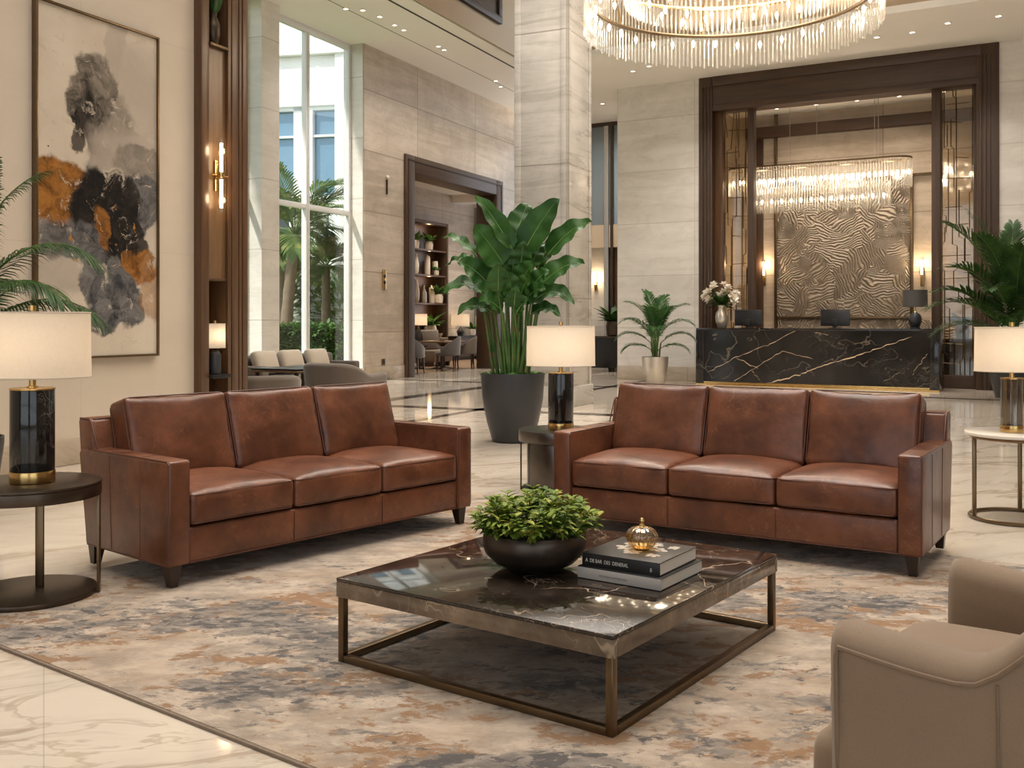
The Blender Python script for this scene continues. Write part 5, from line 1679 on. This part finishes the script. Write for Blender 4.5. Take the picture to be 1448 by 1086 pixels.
# ---------------------------------------------------------------- chandeliers
def rod(r, ln, seg=6):
    return MB().lathe([(r * .4, 0), (r, r * 1.2), (r, ln - r), (r * .5, ln)], seg)


def copies(proto, parent, spots):
    for i, (x, y, z) in enumerate(spots):
        o = proto if i == 0 else proto.copy()
        if i: COL.objects.link(o)
        o.parent = parent; o.location = (x, y, z)


cx_, cy_ = (1032 - CX) / F * 12.0, 12.0
RZC = 5.13
T = thing('ring_chandelier', 'large round crystal chandelier with gold ring hanging above the lobby', 'chandelier', (cx_, cy_, RZC))
R1 = 1.735
MB().tube([(R1 * .955 * math.cos(2 * PI * i / 96), R1 * .955 * math.sin(2 * PI * i / 96), 0) for i in range(96)], .03, 8, True, .8).build('gold_ring', M['bronze'], T)
m = MB()
for (rr2, zz) in ((R1, .40), (1.25, .52), (.75, .6)):
    m.tube([(rr2 * math.cos(2 * PI * i / 72), rr2 * math.sin(2 * PI * i / 72), zz) for i in range(72)], .022, 6, True)
for k in range(8):
    a = 2 * PI * k / 8
    m.tube([(.1 * math.cos(a), .1 * math.sin(a), .75), (.75 * math.cos(a), .75 * math.sin(a), .6), (1.25 * math.cos(a), 1.25 * math.sin(a), .52), (R1 * math.cos(a), R1 * math.sin(a), .40), (R1 * .955 * math.cos(a), R1 * .955 * math.sin(a), 0)], .013, 6)
m.cyl((0, 0, .65), .14, .18, 24)
m.build('frame', M['brass'], T)
m = MB()
for k in range(4):
    a = 2 * PI * k / 4 + .3
    m.tube([(R1 * .6 * math.cos(a), R1 * .6 * math.sin(a), .55), (R1 * .6 * math.cos(a), R1 * .6 * math.sin(a), H_H - RZC)], .006, 5)
m.build('suspension_cables', M['steel'], T)
pr_ = rod(.0105, .82).build('crystal_rod', M['crystal'], T)
spots = []; rest = []
NR = 190
for i in range(NR):
    a = 2 * PI * i / NR
    zz = -.40 + .02 * math.sin(i * 2.1)
    pnt = (R1 * math.cos(a), R1 * math.sin(a), zz)
    (spots if (math.sin(a) > -.08 and len(spots) < 100) else rest).append(pnt)
copies(pr_, T, spots)
m = MB()
for pnt in rest: m.lathe([(.004, 0), (.0105, .016), (.0105, .80), (.005, .82)], 5, pnt)
for (rr2, nn_, z0_, ln) in ((1.25, 110, -.05, .55), (.75, 64, .02, .55)):
    for i in range(nn_):
        a = 2 * PI * i / nn_
        m.lathe([(.005, 0), (.012, .015), (.012, ln - .02), (.005, ln)], 5, (rr2 * math.cos(a), rr2 * math.sin(a), z0_))
m.build('inner_crystal_rods', M['crystal'], T, kind='stuff')
bu = MB().lathe([(.006, -.05), (.013, -.03), (.022, 0), (.018, .022), (0, .045)], 10).build('bulb', M['bulb_small'], T)
bs = []
for i in range(34):
    a = 2 * PI * i / 34; bs.append((1.60 * math.cos(a), 1.60 * math.sin(a), -.14 + .03 * math.sin(i * 5)))
for i in range(30):
    a = 2 * PI * (i + .5) / 30; bs.append((1.50 * math.cos(a), 1.50 * math.sin(a), .17 + .03 * math.sin(i * 3)))
for i in range(20):
    a = 2 * PI * i / 20; bs.append((1.08 * math.cos(a), 1.08 * math.sin(a), .12))
for i in range(12):
    a = 2 * PI * i / 12; bs.append((.6 * math.cos(a), .6 * math.sin(a), .2))
copies(bu, T, bs)

# long chandelier in the alcove
LO = .75
lx0, lx1 = FR.along(1028, LO - .2), FR.along(1287, LO - .2)
lz1 = FR.z(lx1, LO, 224); lzl = FR.z(lx0, LO, 240); lz1 = (lz1 + lzl) / 2
YL = FR.w((lx0 + lx1) / 2, LO).y
hup, hlo = .56, .50
T = thing('linear_chandelier', 'long two-tier crystal chandelier hanging over the reception desk', 'chandelier', FR.w((lx0 + lx1) / 2, LO, lz1), FR.a)
LL = (lx1 - lx0) / 2
c_ = rrect(2 * LL, .55, .26, 0, 8)
MB().tube(c_, .02, 6, True).build('brass_rail', M['bronze'], T)
m = MB()
for k in (-.30, .0, .62, .66):
    m.tube([(k * LL, 0, .0), (k * LL, 0, AH - lz1)], .006, 5)
for k in range(9):
    x = -LL * .9 + 1.8 * LL * k / 8; m.tube([(x, -.27, 0), (x, .27, 0)], .008, 5)
m.build('suspension_rods', M['steel'], T)


def ring_pts(w, d, r, n):
    base = rrect(w, d, r, 0, 10); base.append(base[0]); tot = sum((Vector(a) - Vector(b)).length for a, b in zip(base, base[1:])); out = []; acc = 0; nxt = 0; st_ = tot / n
    for a, b in zip(base, base[1:]):
        a, b = Vector(a), Vector(b); l = (b - a).length
        while nxt < acc + l - 1e-9 and len(out) < n:
            out.append(a.lerp(b, (nxt - acc) / l)); nxt += st_
        acc += l
    return out


pr2 = rod(.014, hup).build('crystal_rod', M['crystal'], T)
pr3 = rod(.014, hlo).build('short_crystal_rod', M['crystal'], T)
up = ring_pts(2 * LL, .55, .26, 150); lo = ring_pts(2 * LL * .78, .34, .16, 112)
sp = [p for p in up if p.y < .05][:90]; rest = [p for p in up if p.y >= .05]
copies(pr2, T, [(p.x, p.y, -hup - .01) for p in sp])
sp2 = [p for p in lo if p.y < .05]; rest2 = [p for p in lo if p.y >= .05]
copies(pr3, T, [(p.x, p.y, -hup - hlo + .12) for p in sp2])
m = MB()
for p in rest: m.lathe([(.007, 0), (.017, .02), (.017, hup - .02), (.007, hup)], 5, (p.x, p.y, -hup - .01))
for p in rest2: m.lathe([(.007, 0), (.017, .02), (.017, hlo - .02), (.007, hlo)], 5, (p.x, p.y, -hup - hlo + .12))
m.build('rear_crystal_rods', M['crystal'], T, kind='stuff')
b2_ = MB().lathe([(.006, -.05), (.015, -.03), (.028, 0), (.022, .025), (0, .05)], 10).build('bulb', M['bulb_alcove'], T)
bs = []
for i in range(17):
    x = -LL * .93 + 1.86 * LL * i / 16
    bs += [(x, -.14, -.30), (x + .06, .12, -.26)]
for i in range(14):
    x = -LL * .72 + 1.44 * LL * i / 13
    bs += [(x, -.06, -.72)]
copies(b2_, T, bs)

# ---------------------------------------------------------------- recessed downlights
def downlights(label, group, pts):
    base = thing('ceiling_light', label, 'downlight', pts[0], 0, group)
    m = MB(); n = 20
    m.tube([(.052 * math.cos(2 * PI * i / n), .052 * math.sin(2 * PI * i / n), -.006) for i in range(n)], .010, 6, True)
    m.build('trim_ring', M['ceiling'], base)
    MB().cyl((0, 0, -.006), .044, .004, 20).build('lens', M['downlight'], base)
    for p in pts[1:]: dup(base, p)


def ceil_pt(px, py, z):
    Y = (z - CH) * F / (HY - py); return Vector(((px - CX) * Y / F, Y, z - .001))


downlights('small round downlight in the white soffit above the window wall', 'soffit downlights', [ceil_pt(a, b, W_H) for a, b in ((489, 12), (513, 14), (537, 23), (558, 35), (571, 42), (620, 65), (628, 70), (701, 114), (708, 122))])
downlights('small round downlight in the white ceiling before the reception', 'reception ceiling downlights', [ceil_pt(a, b, R_H) for a, b in ((895, 100), (918, 93), (1290, 45), (1240, 52), (1340, 32), (852, 146), (1412, 22))])
downlights('small round downlight inside the reception alcove ceiling', 'alcove downlights', [FR.w(q0 + (q1 - q0) * k, 1.9, AH - .001) for k in (.2, .35, .5, .65, .8)])
# ================================================================ plants
def banana_leaf(m, rib, base, tip, width, up, droop=.15, fold=.35, nseg=14, twist=0.0, r=None):
    base, tip = Vector(base), Vector(tip); d = tip - base; L = d.length
    rows = []; ribp = []
    for i in range(nseg + 1):
        t = i / nseg
        c = base + d * t + Vector((0, 0, 1)) * (L * droop * (1.6 * t * (1 - t) * 2 - .9 * t ** 4))
        ribp.append(c)
    for i in range(nseg + 1):
        t = i / nseg
        a, b = ribp[max(0, i - 1)], ribp[min(nseg, i + 1)]
        tg = (b - a).normalized()
        s = tg.cross(up)
        if s.length < .05: s = tg.orthogonal()
        s.normalize(); n = s.cross(tg).normalized()
        w = width * (math.sin(PI * min(1, t ** .62)) ** .62) * (1 - .12 * t) if 0 < t < 1 else .002
        if t > .9: w = max(.003, w)
        wv = .018 * math.sin(t * 19 + twist * 5)
        c = ribp[i]
        row = []
        for k, q in ((-1, 1), (-.55, .62), (0, 0), (.55, .62), (1, 1)):
            row.append(c + s * (k * w / 2) + n * (fold * w * .5 * q ** 1.3 + (wv * abs(k) if k else 0)))
        rows.append(row)
    m.quadstrip(rows)
    rib.tube(ribp, [max(.0015, .007 * (1 - t / (nseg + 1))) for t in range(nseg + 1)], 5)
    return ribp[0]


# bird-of-paradise planter
PY = 10.5
pc_ = Vector(((725 - CX) / F * PY, PY, 0))
T = thing('bird_of_paradise_plant', 'large banana-leaved plant in a charcoal planter before the square column', 'plant', pc_)
k_ = PY / F
zt_ = CH - (527 - HY) * k_
MB().lathe([(.20, 0), (.215, .01), (.275, .22), (.318, .45), (.335, zt_ - .02), (.333, zt_), (.318, zt_), (.315, zt_ - .05), (0, zt_ - .06)], 56).build('planter', M['charcoal_pot'], T)
m = MB(); r = random.Random(2)
for i in range(170):
    a = r.uniform(0, 6.28); q = .31 * math.sqrt(r.random())
    small_leaf(m, Vector((q * math.cos(a), q * math.sin(a), zt_ - .045)), Vector((math.cos(a * 3), math.sin(a * 3), 1.2)), r.uniform(.05, .10), .04, Vector((0, 0, 1)))
m.build('moss', M['moss'], T)
lf = MB(); rib = MB(); stk = MB()


def wp_(px, py, dy):
    Y = PY + dy; return Vector(((px - CX) * Y / F - pc_.x, dy, CH - (py - HY) * Y / F))


Z = lambda zx, zy: (550 + zx / 3.62, 250 + zy / 3.62)
LEAVES = [  # tip, base (zoom px), width m, depth tip, depth base, droop, up vector
    ((438, 78), (632, 372), .21, -.15, -.05, .05, (.55, -1, .3)),
    ((712, 128), (648, 300), .26, .25, .10, .02, (0, -1, .2)),
    ((872, 96), (690, 385), .30, -.05, .0, .05, (-.25, -1, .3)),
    ((1040, 205), (812, 400), .24, -.10, .0, .10, (-.3, -.9, .7)),
    ((432, 240), (585, 445), .34, -.18, -.05, .04, (.2, -1, .25)),
    ((272, 288), (440, 395), .13, .1, .0, .12, (.2, -.8, 1)),
    ((352, 420), (520, 560), .27, -.15, -.05, .08, (.3, -1, .5)),
    ((282, 560), (500, 600), .20, -.10, .0, .20, (.1, -.8, 1)),
    ((1002, 420), (790, 545), .24, -.15, -.05, .12, (-.2, -.9, .8)),
    ((948, 610), (735, 640), .22, -.20, -.05, .22, (-.1, -.9, .9)),
    ((878, 690), (735, 700), .16, -.20, -.05, .18, (-.1, -.9, .9)),
    ((350, 675), (525, 690), .17, -.10, .0, .18, (.1, -.9, .9)),
    ((560, 440), (560, 590), .24, -.30, -.20, .0, (0, -1, .3)),
    ((640, 330), (655, 520), .22, .0, .0, .0, (.2, -1, .2)),
    ((745, 430), (660, 560), .24, -.25, -.10, .05, (-.3, -1, .5)),
    ((790, 330), (720, 470), .20, .15, .05, .05, (-.4, -1, .4)),
    ((800, 560), (690, 640), .22, -.25, -.10, .12, (-.3, -1, .6)),
    ((470, 520), (600, 640), .20, .2, .1, .1, (.3, -1, .6)),
    ((520, 470), (610, 560), .20, .1, .05, .05, (.3, -1, .4)),
    ((290, 440), (430, 420), .10, .3, .2, .12, (.1, -.8, 1)),
    ((650, 560), (640, 670), .18, -.3, -.2, .05, (0, -1, .4)),
    ((850, 300), (760, 470), .18, .3, .15, .05, (-.4, -1, .4)),
    ((460, 620), (580, 690), .17, -.3, -.15, .15, (.2, -1, .7)),
    ((720, 620), (650, 700), .16, -.32, -.2, .12, (-.2, -1, .7)),
    ((600, 250), (640, 420), .20, .35, .2, .0, (.2, -1, .2)),
    ((560, 330), (630, 500), .22, .12, .05, .0, (.3, -1, .2)),
    ((690, 330), (670, 480), .24, -.12, -.02, .0, (-.1, -1, .2)),
    ((600, 480), (640, 620), .22, -.28, -.15, .02, (.2, -1, .4)),
    ((720, 500), (670, 610), .22, -.30, -.15, .05, (-.3, -1, .5)),
    ((430, 560), (560, 650), .20, -.22, -.1, .12, (.3, -1, .7)),
    ((820, 470), (720, 580), .20, -.18, -.08, .08, (-.4, -1, .6)),
    ((760, 260), (690, 420), .20, .3, .15, .0, (-.3, -1, .2)),
    ((500, 350), (600, 500), .22, .2, .1, .03, (.3, -1, .3)),
]
for i, (tp, bs_, w, dt_, db, dr, up_) in enumerate(LEAVES):
    tip = wp_(*Z(*tp), dt_); b_ = wp_(*Z(*bs_), db)
    banana_leaf(lf, rib, b_, tip, w * 1.14, Vector(up_), dr, .30, 16, i)
    a = r.uniform(0, 6.28); q = r.uniform(.03, .15)
    root = Vector((max(-.16, min(.16, b_.x * .45)) + r.uniform(-.04, .04), r.uniform(-.1, .1), zt_ - .06))
    dirn = (tip - b_).normalized()
    mid = root.lerp(b_, .6) + Vector((0, 0, .05))
    stk.tube([root, root.lerp(mid, .5), mid, b_ - dirn * .02 + Vector((0, 0, -.01)), b_ + dirn * .03], [.017, .015, .012, .009, .006], 7)
for i in range(14):
    a = r.uniform(0, 6.28); q = r.uniform(.03, .14)
    root = Vector((q * math.cos(a), q * math.sin(a), zt_ - .06)); top = root * 1.7; top.z = zt_ + r.uniform(.35, .9)
    stk.tube([root, (root + top) / 2, top], [.016, .013, .005], 7)
lf.build('leaves', M['leaf_big'], T)
rib.build('midribs', M['midrib'], T)
stk.build('stalks', M['stalk'], T)


def frond(m, st, base, az, elev, ln, droop, n=34, ll=.32, lw=.022, V=.35, sag=.35, r=None, start=.15):
    r = r or rnd
    base = Vector(base); h = Vector((math.cos(az), math.sin(az), 0)); pts = []
    p = base.copy(); e = elev; N = 16
    for i in range(N + 1):
        pts.append(p.copy())
        p = p + (h * math.cos(e) + Vector((0, 0, math.sin(e)))) * (ln / N)
        e -= droop / N * (.4 + 1.2 * i / N)
    st.tube(pts, [.012 * (1 - .85 * i / N) * (ln / 1.2) ** .5 + .001 for i in range(N + 1)], 5)
    side = Vector((-h.y, h.x, 0))
    for j in range(n):
        t = start + (1 - start) * (j + .5) / n
        f = t * N; i = min(N - 1, int(f)); c = pts[i].lerp(pts[i + 1], f - i); tg = (pts[i + 1] - pts[i]).normalized()
        up = side.cross(tg); up = -up if up.z < 0 else up
        L = ll * (math.sin(PI * (.12 + .80 * t)) ** .7) * r.uniform(.9, 1.08)
        for s in (-1, 1):
            d = (side * s * (1.0 - .45 * t) + tg * (.55 + .8 * t) + up * V * r.uniform(.7, 1.3)).normalized()
            wv = d.cross(up).normalized()
            a = c; b = c + d * L * .5 + Vector((0, 0, -sag * L * .12)); e_ = c + d * L + Vector((0, 0, -sag * L * .55))
            w = lw / 2
            m.quadstrip([[a - wv * w * .35, a + wv * w * .35], [b - wv * w, b + wv * w], [c + d * L * .8 + Vector((0, 0, -sag * L * .32)) - wv * w * .6, c + d * L * .8 + Vector((0, 0, -sag * L * .32)) + wv * w * .6], [e_ - wv * w * .06, e_ + wv * w * .06]])


def palm_pot(name, label, loc, pot_prof, potm, fr_list, stems, leafm='areca', zt=.5, nl=34, st_r=1.0, lw=.024, V=.35, sag=.5):
    t = thing(name, label, 'plant', loc)
    MB().lathe(pot_prof, 48).build('pot', M[potm], t)
    rp_ = pot_prof[-1][0]
    MB().lathe([(rp_ - .005, zt - .06), (0, zt - .05)], 24).build('soil', M['soil'], t)
    lm = MB(); sm_ = MB(); rr = random.Random(len(label))
    for (az, el, ln, dr, h, ll) in fr_list:
        a = rr.uniform(0, 6.28); q = rr.uniform(.02, rp_ * .45)
        root = Vector((q * math.cos(a), q * math.sin(a), zt - .06))
        top = Vector((root.x * .6 + math.cos(math.radians(az)) * .07, root.y * .6 + math.sin(math.radians(az)) * .07, zt + h))
        sm_.tube([root, root.lerp(top, .5) + Vector((0, 0, .02)), top], [.016 * st_r, .014 * st_r, .011 * st_r], 6)
        frond(lm, sm_, top, math.radians(az), math.radians(el), ln, math.radians(dr), nl, ll, lw, V, sag, rr)
    lm.build('foliage', M[leafm], t); sm_.build('stems', M['stalk'], t)
    return t


# areca palm in the silver pot
Yp = 20.3
ap = Vector(((926.5 - CX) / F * Yp, Yp, 0))
PP = [(.17, 0), (.185, .012), (.235, .20), (.262, .40), (.268, .53), (.268, .545), (.25, .545), (.245, .48)]
FRL = [(120, 82, 1.0, 45, .50, .40), (60, 76, 1.0, 55, .48, .40), (180, 72, .95, 66, .45, .40), (0, 68, .95, 70, .45, .40), (200, 56, .92, 90, .36, .38), (-20, 54, .90, 92, .36, .38), (175, 40, .82, 92, .26, .34), (5, 40, .82, 92, .26, .34), (240, 70, .9, 70, .42, .36), (300, 70, .9, 70, .42, .36), (185, 28, .68, 85, .14, .30), (-5, 28, .68, 85, .14, .30), (265, 56, .8, 85, .26, .34)]
FRL = [(a_, e_ + 3, l_ * .86, d_, h_ * 1.12, ll_) for (a_, e_, l_, d_, h_, ll_) in FRL]
palm_pot('areca_palm', 'areca palm in a silver tapered pot against the pale stone wall', ap, PP, 'silver_pot', FRL, 12, 'areca', .53, nl=32, lw=.024, V=.40, sag=.9, st_r=1.3)
# kentia palm at the right of the reception
Yk = 16.5
kp = Vector(((1432 - CX) / F * Yk, Yk, 0))
PK = [(.24, 0), (.26, .012), (.34, .30), (.40, .60), (.41, .74), (.39, .74), (.385, .66)]
FK = [(180, 80, 1.9, 60, .55, .55), (150, 84, 1.9, 40, .6, .55), (200, 64, 1.7, 80, .45, .5), (185, 46, 1.5, 85, .35, .45), (60, 84, 1.7, 40, .6, .5), (20, 74, 1.8, 60, .55, .55), (-20, 62, 1.7, 80, .45, .5), (250, 74, 1.6, 66, .5, .5), (300, 68, 1.6, 70, .45, .5), (0, 46, 1.5, 85, .35, .45), (270, 52, 1.3, 85, .35, .45), (215, 74, 1.8, 60, .5, .5), (170, 32, 1.2, 80, .25, .4), (230, 56, 1.5, 85, .4, .45), (320, 80, 1.8, 45, .6, .5), (240, 40, 1.2, 85, .3, .4), (195, 56, 1.6, 80, .3, .45)]
palm_pot('kentia_palm', 'dark kentia palm in a black pot right of the reception portal', kp, PK, 'charcoal_pot', FK, 12, 'palm', .73, nl=40, lw=.036, V=.5, sag=.6)
# palm at the left edge, behind the marble lamp
Yl = 6.5
lp = Vector(((-62 - CX) / F * Yl, Yl, 0))
PL = [(.17, 0), (.19, .01), (.25, .22), (.28, .46), (.28, .5), (.265, .5), (.26, .44)]
FLL = [(-2, 64, 1.06, 120, .80, .30), (-6, 42, 1.0, 92, .62, .30), (-20, 52, 1.0, 105, .66, .30), (30, 84, 1.0, 60, .9, .3), (150, 60, 1.1, 90, .7, .3), (210, 50, 1.0, 90, .6, .3), (280, 66, .9, 80, .7, .3), (90, 60, .9, 80, .6, .3), (250, 78, 1.0, 60, .8, .3), (330, 86, .95, 30, .85, .3)]
palm_pot('kentia_palm', 'palm with arching fronds at the left edge, before the painting', lp, PL, 'charcoal_pot', FLL, 9, 'palm', .5, nl=46, lw=.016, V=.12, sag=1.0)


# ---------------------------------------------------------------- garden outside the window
def garden_palm(label, px, Y, hz, nf, ln, seed, tr=.2, lean=0.0):
    x = (px - CX) * Y / F
    t = thing('palm_tree', label, 'tree', (x, Y, -.02), 0, 'palms outside the window')
    rr = random.Random(seed)
    pts = [(lean * (i / 12) ** 1.5 - lean, 0, hz * i / 12) for i in range(13)]
    MB().tube(pts, [tr * (1.15 - .3 * i / 12) * (1 + .10 * (i % 2)) for i in range(13)], 12).build('trunk', M['trunk'], t)
    lm = MB(); sm_ = MB()
    for i in range(nf):
        az = 2 * PI * i / nf * 2.4 + rr.uniform(-.2, .2); el = math.radians(rr.uniform(5, 80))
        frond(lm, sm_, (0, 0, hz - .05), az, el, ln * rr.uniform(.8, 1.1), math.radians(rr.uniform(60, 110)), 30, ln * .34, .055, .2, .6, rr, .2)
    lm.build('fronds', M['palm_out'], t); sm_.build('frond_stems', M['stalk'], t)


garden_palm('tall palm tree outside the window, its leaning trunk left of the mullion', 417, 27.0, 3.6, 24, 2.3, 1, .15, .28)
garden_palm('dark palm tree outside the window, right of the mullion', 461, 29.2, 2.9, 22, 1.5, 5, .13)
garden_palm('slim palm tree outside the window, close to the left stone pier', 399, 32.5, 3.4, 18, 1.9, 8, .12)


def hedge(label, px0, px1, Y, h, d, seed, n=2600):
    x0, x1 = (px0 - CX) * Y / F, (px1 - CX) * Y / F
    t = thing('hedge', label, 'hedge', ((x0 + x1) / 2, Y, -.02), 0)
    rr = random.Random(seed); m = MB(); w = (x1 - x0) / 2
    m.bb(-w + .1, w - .1, -d / 2 + .1, d / 2 - .1, .0, h - .1)
    for i in range(n):
        f = rr.random()
        if f < .6: p = Vector((rr.uniform(-w, w), -d / 2 + rr.uniform(-.05, .1), rr.uniform(.02, h)))
        else: p = Vector((rr.uniform(-w, w), rr.uniform(-d / 2, d / 2), h - rr.uniform(-.06, .1)))
        small_leaf(m, p, Vector((rr.uniform(-1, 1), rr.uniform(-1.2, .3), rr.uniform(-.2, 1))), rr.uniform(.14, .24), .08, Vector((0, 0, 1)))
    m.build('foliage', M['hedge'], t)


hedge('clipped green hedge outside the tall window, under the palms', 340, 500, 24.4, 1.1, .8, 3)
for i, (px, Y, hh_, lab) in enumerate(((405, 34, 3.0, 'leafy shrub outside the window behind the tall palm trunk'), (455, 34.5, 3.4, 'leafy shrub outside the window right of the mullion'), (484, 33.5, 2.8, 'leafy shrub outside the window beside its right frame'))):
    x = (px - CX) * Y / F
    t = thing('garden_shrub', lab, 'shrub', (x, Y, -.02)); m = MB(); rr = random.Random(i + 40)
    st_ = MB().tube([(0, 0, 0), (.02, 0, hh_ * .6)], [.06, .03], 7)
    for k in range(520):
        d = Vector((rr.gauss(0, 1), rr.gauss(0, 1), rr.gauss(0, 1))).normalized()
        p = Vector((d.x * .75, d.y * .6, hh_ * .55 + d.z * hh_ * .45)) * rr.uniform(.75, 1)
        small_leaf(m, p, d + Vector((0, 0, .3)), rr.uniform(.25, .42), .13, Vector((0, 0, 1)))
    m.build('foliage', M['palm_out'], t); st_.build('stem', M['trunk'], t)

# ================================================================ light
def area(name, loc, sx_, sy_, power, col, rot=(0, 0, 0), spread=None):
    l = bpy.data.lights.new(name, 'AREA'); l.shape = 'RECTANGLE'; l.size = sx_; l.size_y = sy_; l.energy = power; l.color = col
    if spread: l.spread = math.radians(spread)
    l.spread = math.radians(spread or 105)
    o = bpy.data.objects.new(name, l); COL.objects.link(o); o.location = loc; o.rotation_euler = rot
    return o


def point(name, loc, power, col, rad=.06):
    l = bpy.data.lights.new(name, 'POINT'); l.energy = power; l.color = col; l.shadow_soft_size = rad
    o = bpy.data.objects.new(name, l); COL.objects.link(o); o.location = loc
    return o


WARM = (1.0, .85, .68); WW = (1.0, .93, .85)
area('lobby_fill_light', (0.5, 5.5, H_H - .06), 7, 7, 470, WW)  # added broad fill lights under the unseen high ceiling, no fixture built
area('lobby_fill_light', (1.5, 13.5, H_H - .06), 6, 4, 480, WW)
p = FW.w(3, -1.2, W_H - .03); area('soffit_light', p, 12, .6, 230, WW, (0, 0, FW.a))
p = FR.w((q0 + q1) / 2, -1.6, R_H - .03); area('reception_ceiling_light', p, 7, .8, 190, WW, (0, 0, FR.a))
p = FR.w((q0 + q1) / 2, 1.5, AH - .03); area('alcove_light', p, 3.6, .9, 85, WARM, (0, 0, FR.a))
p = FR.w(-1.2, 2.2, R_H - .03); area('passage_light', p, 2, 1.5, 70, WW, (0, 0, FR.a))
p = FW.w(9.0, 2.3, LH - .03); area('lounge_light', p, 8, 1.8, 280, WARM, (0, 0, FW.a))
p = A_.lerp(B_, .4); area('cove_light', (p.x + nrm.x * .12, p.y + nrm.y * .12, R_H + .2), 8, .1, 45, WARM, (PI, 0, FR.a))
# lamps that are switched on
for (loc, e_) in (((lt.x + .012, lt.y, LZ + .61), 2.3), ((dt.x + .01, dt.y - .05, DZ + .61), 2.3), ((3.155, 6.34, QZ + .52), 2.0)):
    point('lamp_light', loc, e_, (1, .77, .53), .05)
p = FL.w(pm, -.20, zm); point('sconce_light', (p.x, p.y, zm + .25), 3, (1, .72, .44), .05); point('sconce_light', (p.x, p.y, zm - .25), 3, (1, .72, .44), .05)
p = FL.w(pm, .06, (FL.z(pm, .06, 475))); point('lamp_light', FL.w(pm2 - .01, PO + .035, FL.z(pm, PO, 477)), 1.0, (1, .77, .53), .04)
for k in range(6):
    a = 2 * PI * k / 6 + .4; point('chandelier_light', (cx_ + 1.35 * math.cos(a), cy_ + 1.35 * math.sin(a), RZC + .05), 34, (1, .86, .68), .08)
for k in (-.7, -.25, .25, .7):
    p = FR.w((lx0 + lx1) / 2 + k * LL, LO, lz1 - .3); point('chandelier_light', p, 14, (1, .84, .64), .08)
for px in (592, 651, 684):
    o_ = 1.9 if px == 592 else LD - .27
    x = FW.along(px, o_); point('lamp_light', FW.w(x, o_, FW.z(x, o_, 453)), 4, (1, .74, .48), .08)
for z in shz[:3] + [bzt - .5]:
    pass
for zi, z in enumerate((shz[0] + .75, shz[1] + .8, shz[2] + .8, 1.55)):
    p = FW.w(FW.along(605, LD - .3), LD - .36, z - .05); point('shelf_light', p, 6, (1, .68, .36), .05)
# daylight
w = bpy.data.worlds.new('world'); SC.world = w; w.use_nodes = True
bgn = w.node_tree.nodes['Background']; bgn.inputs[0].default_value = (.86, .93, 1.0, 1); bgn.inputs[1].default_value = 2.1
l = bpy.data.lights.new('sun', 'SUN'); l.energy = 6.0; l.angle = math.radians(2); l.color = (1, .95, .86)
o = bpy.data.objects.new('sun', l); COL.objects.link(o)
o.rotation_euler = Vector((.79, .51, -1.15)).to_track_quat('-Z', 'Y').to_euler()

vs = SC.view_settings
vs.view_transform = 'Standard'; vs.look = 'None'; vs.gamma = 1.0; vs.use_curve_mapping = False; vs.exposure = -0.08
SC.cycles.max_bounces = 8; SC.cycles.transparent_max_bounces = 24; SC.cycles.caustics_reflective = False; SC.cycles.caustics_refractive = False
SC.cycles.sample_clamp_indirect = 4.0
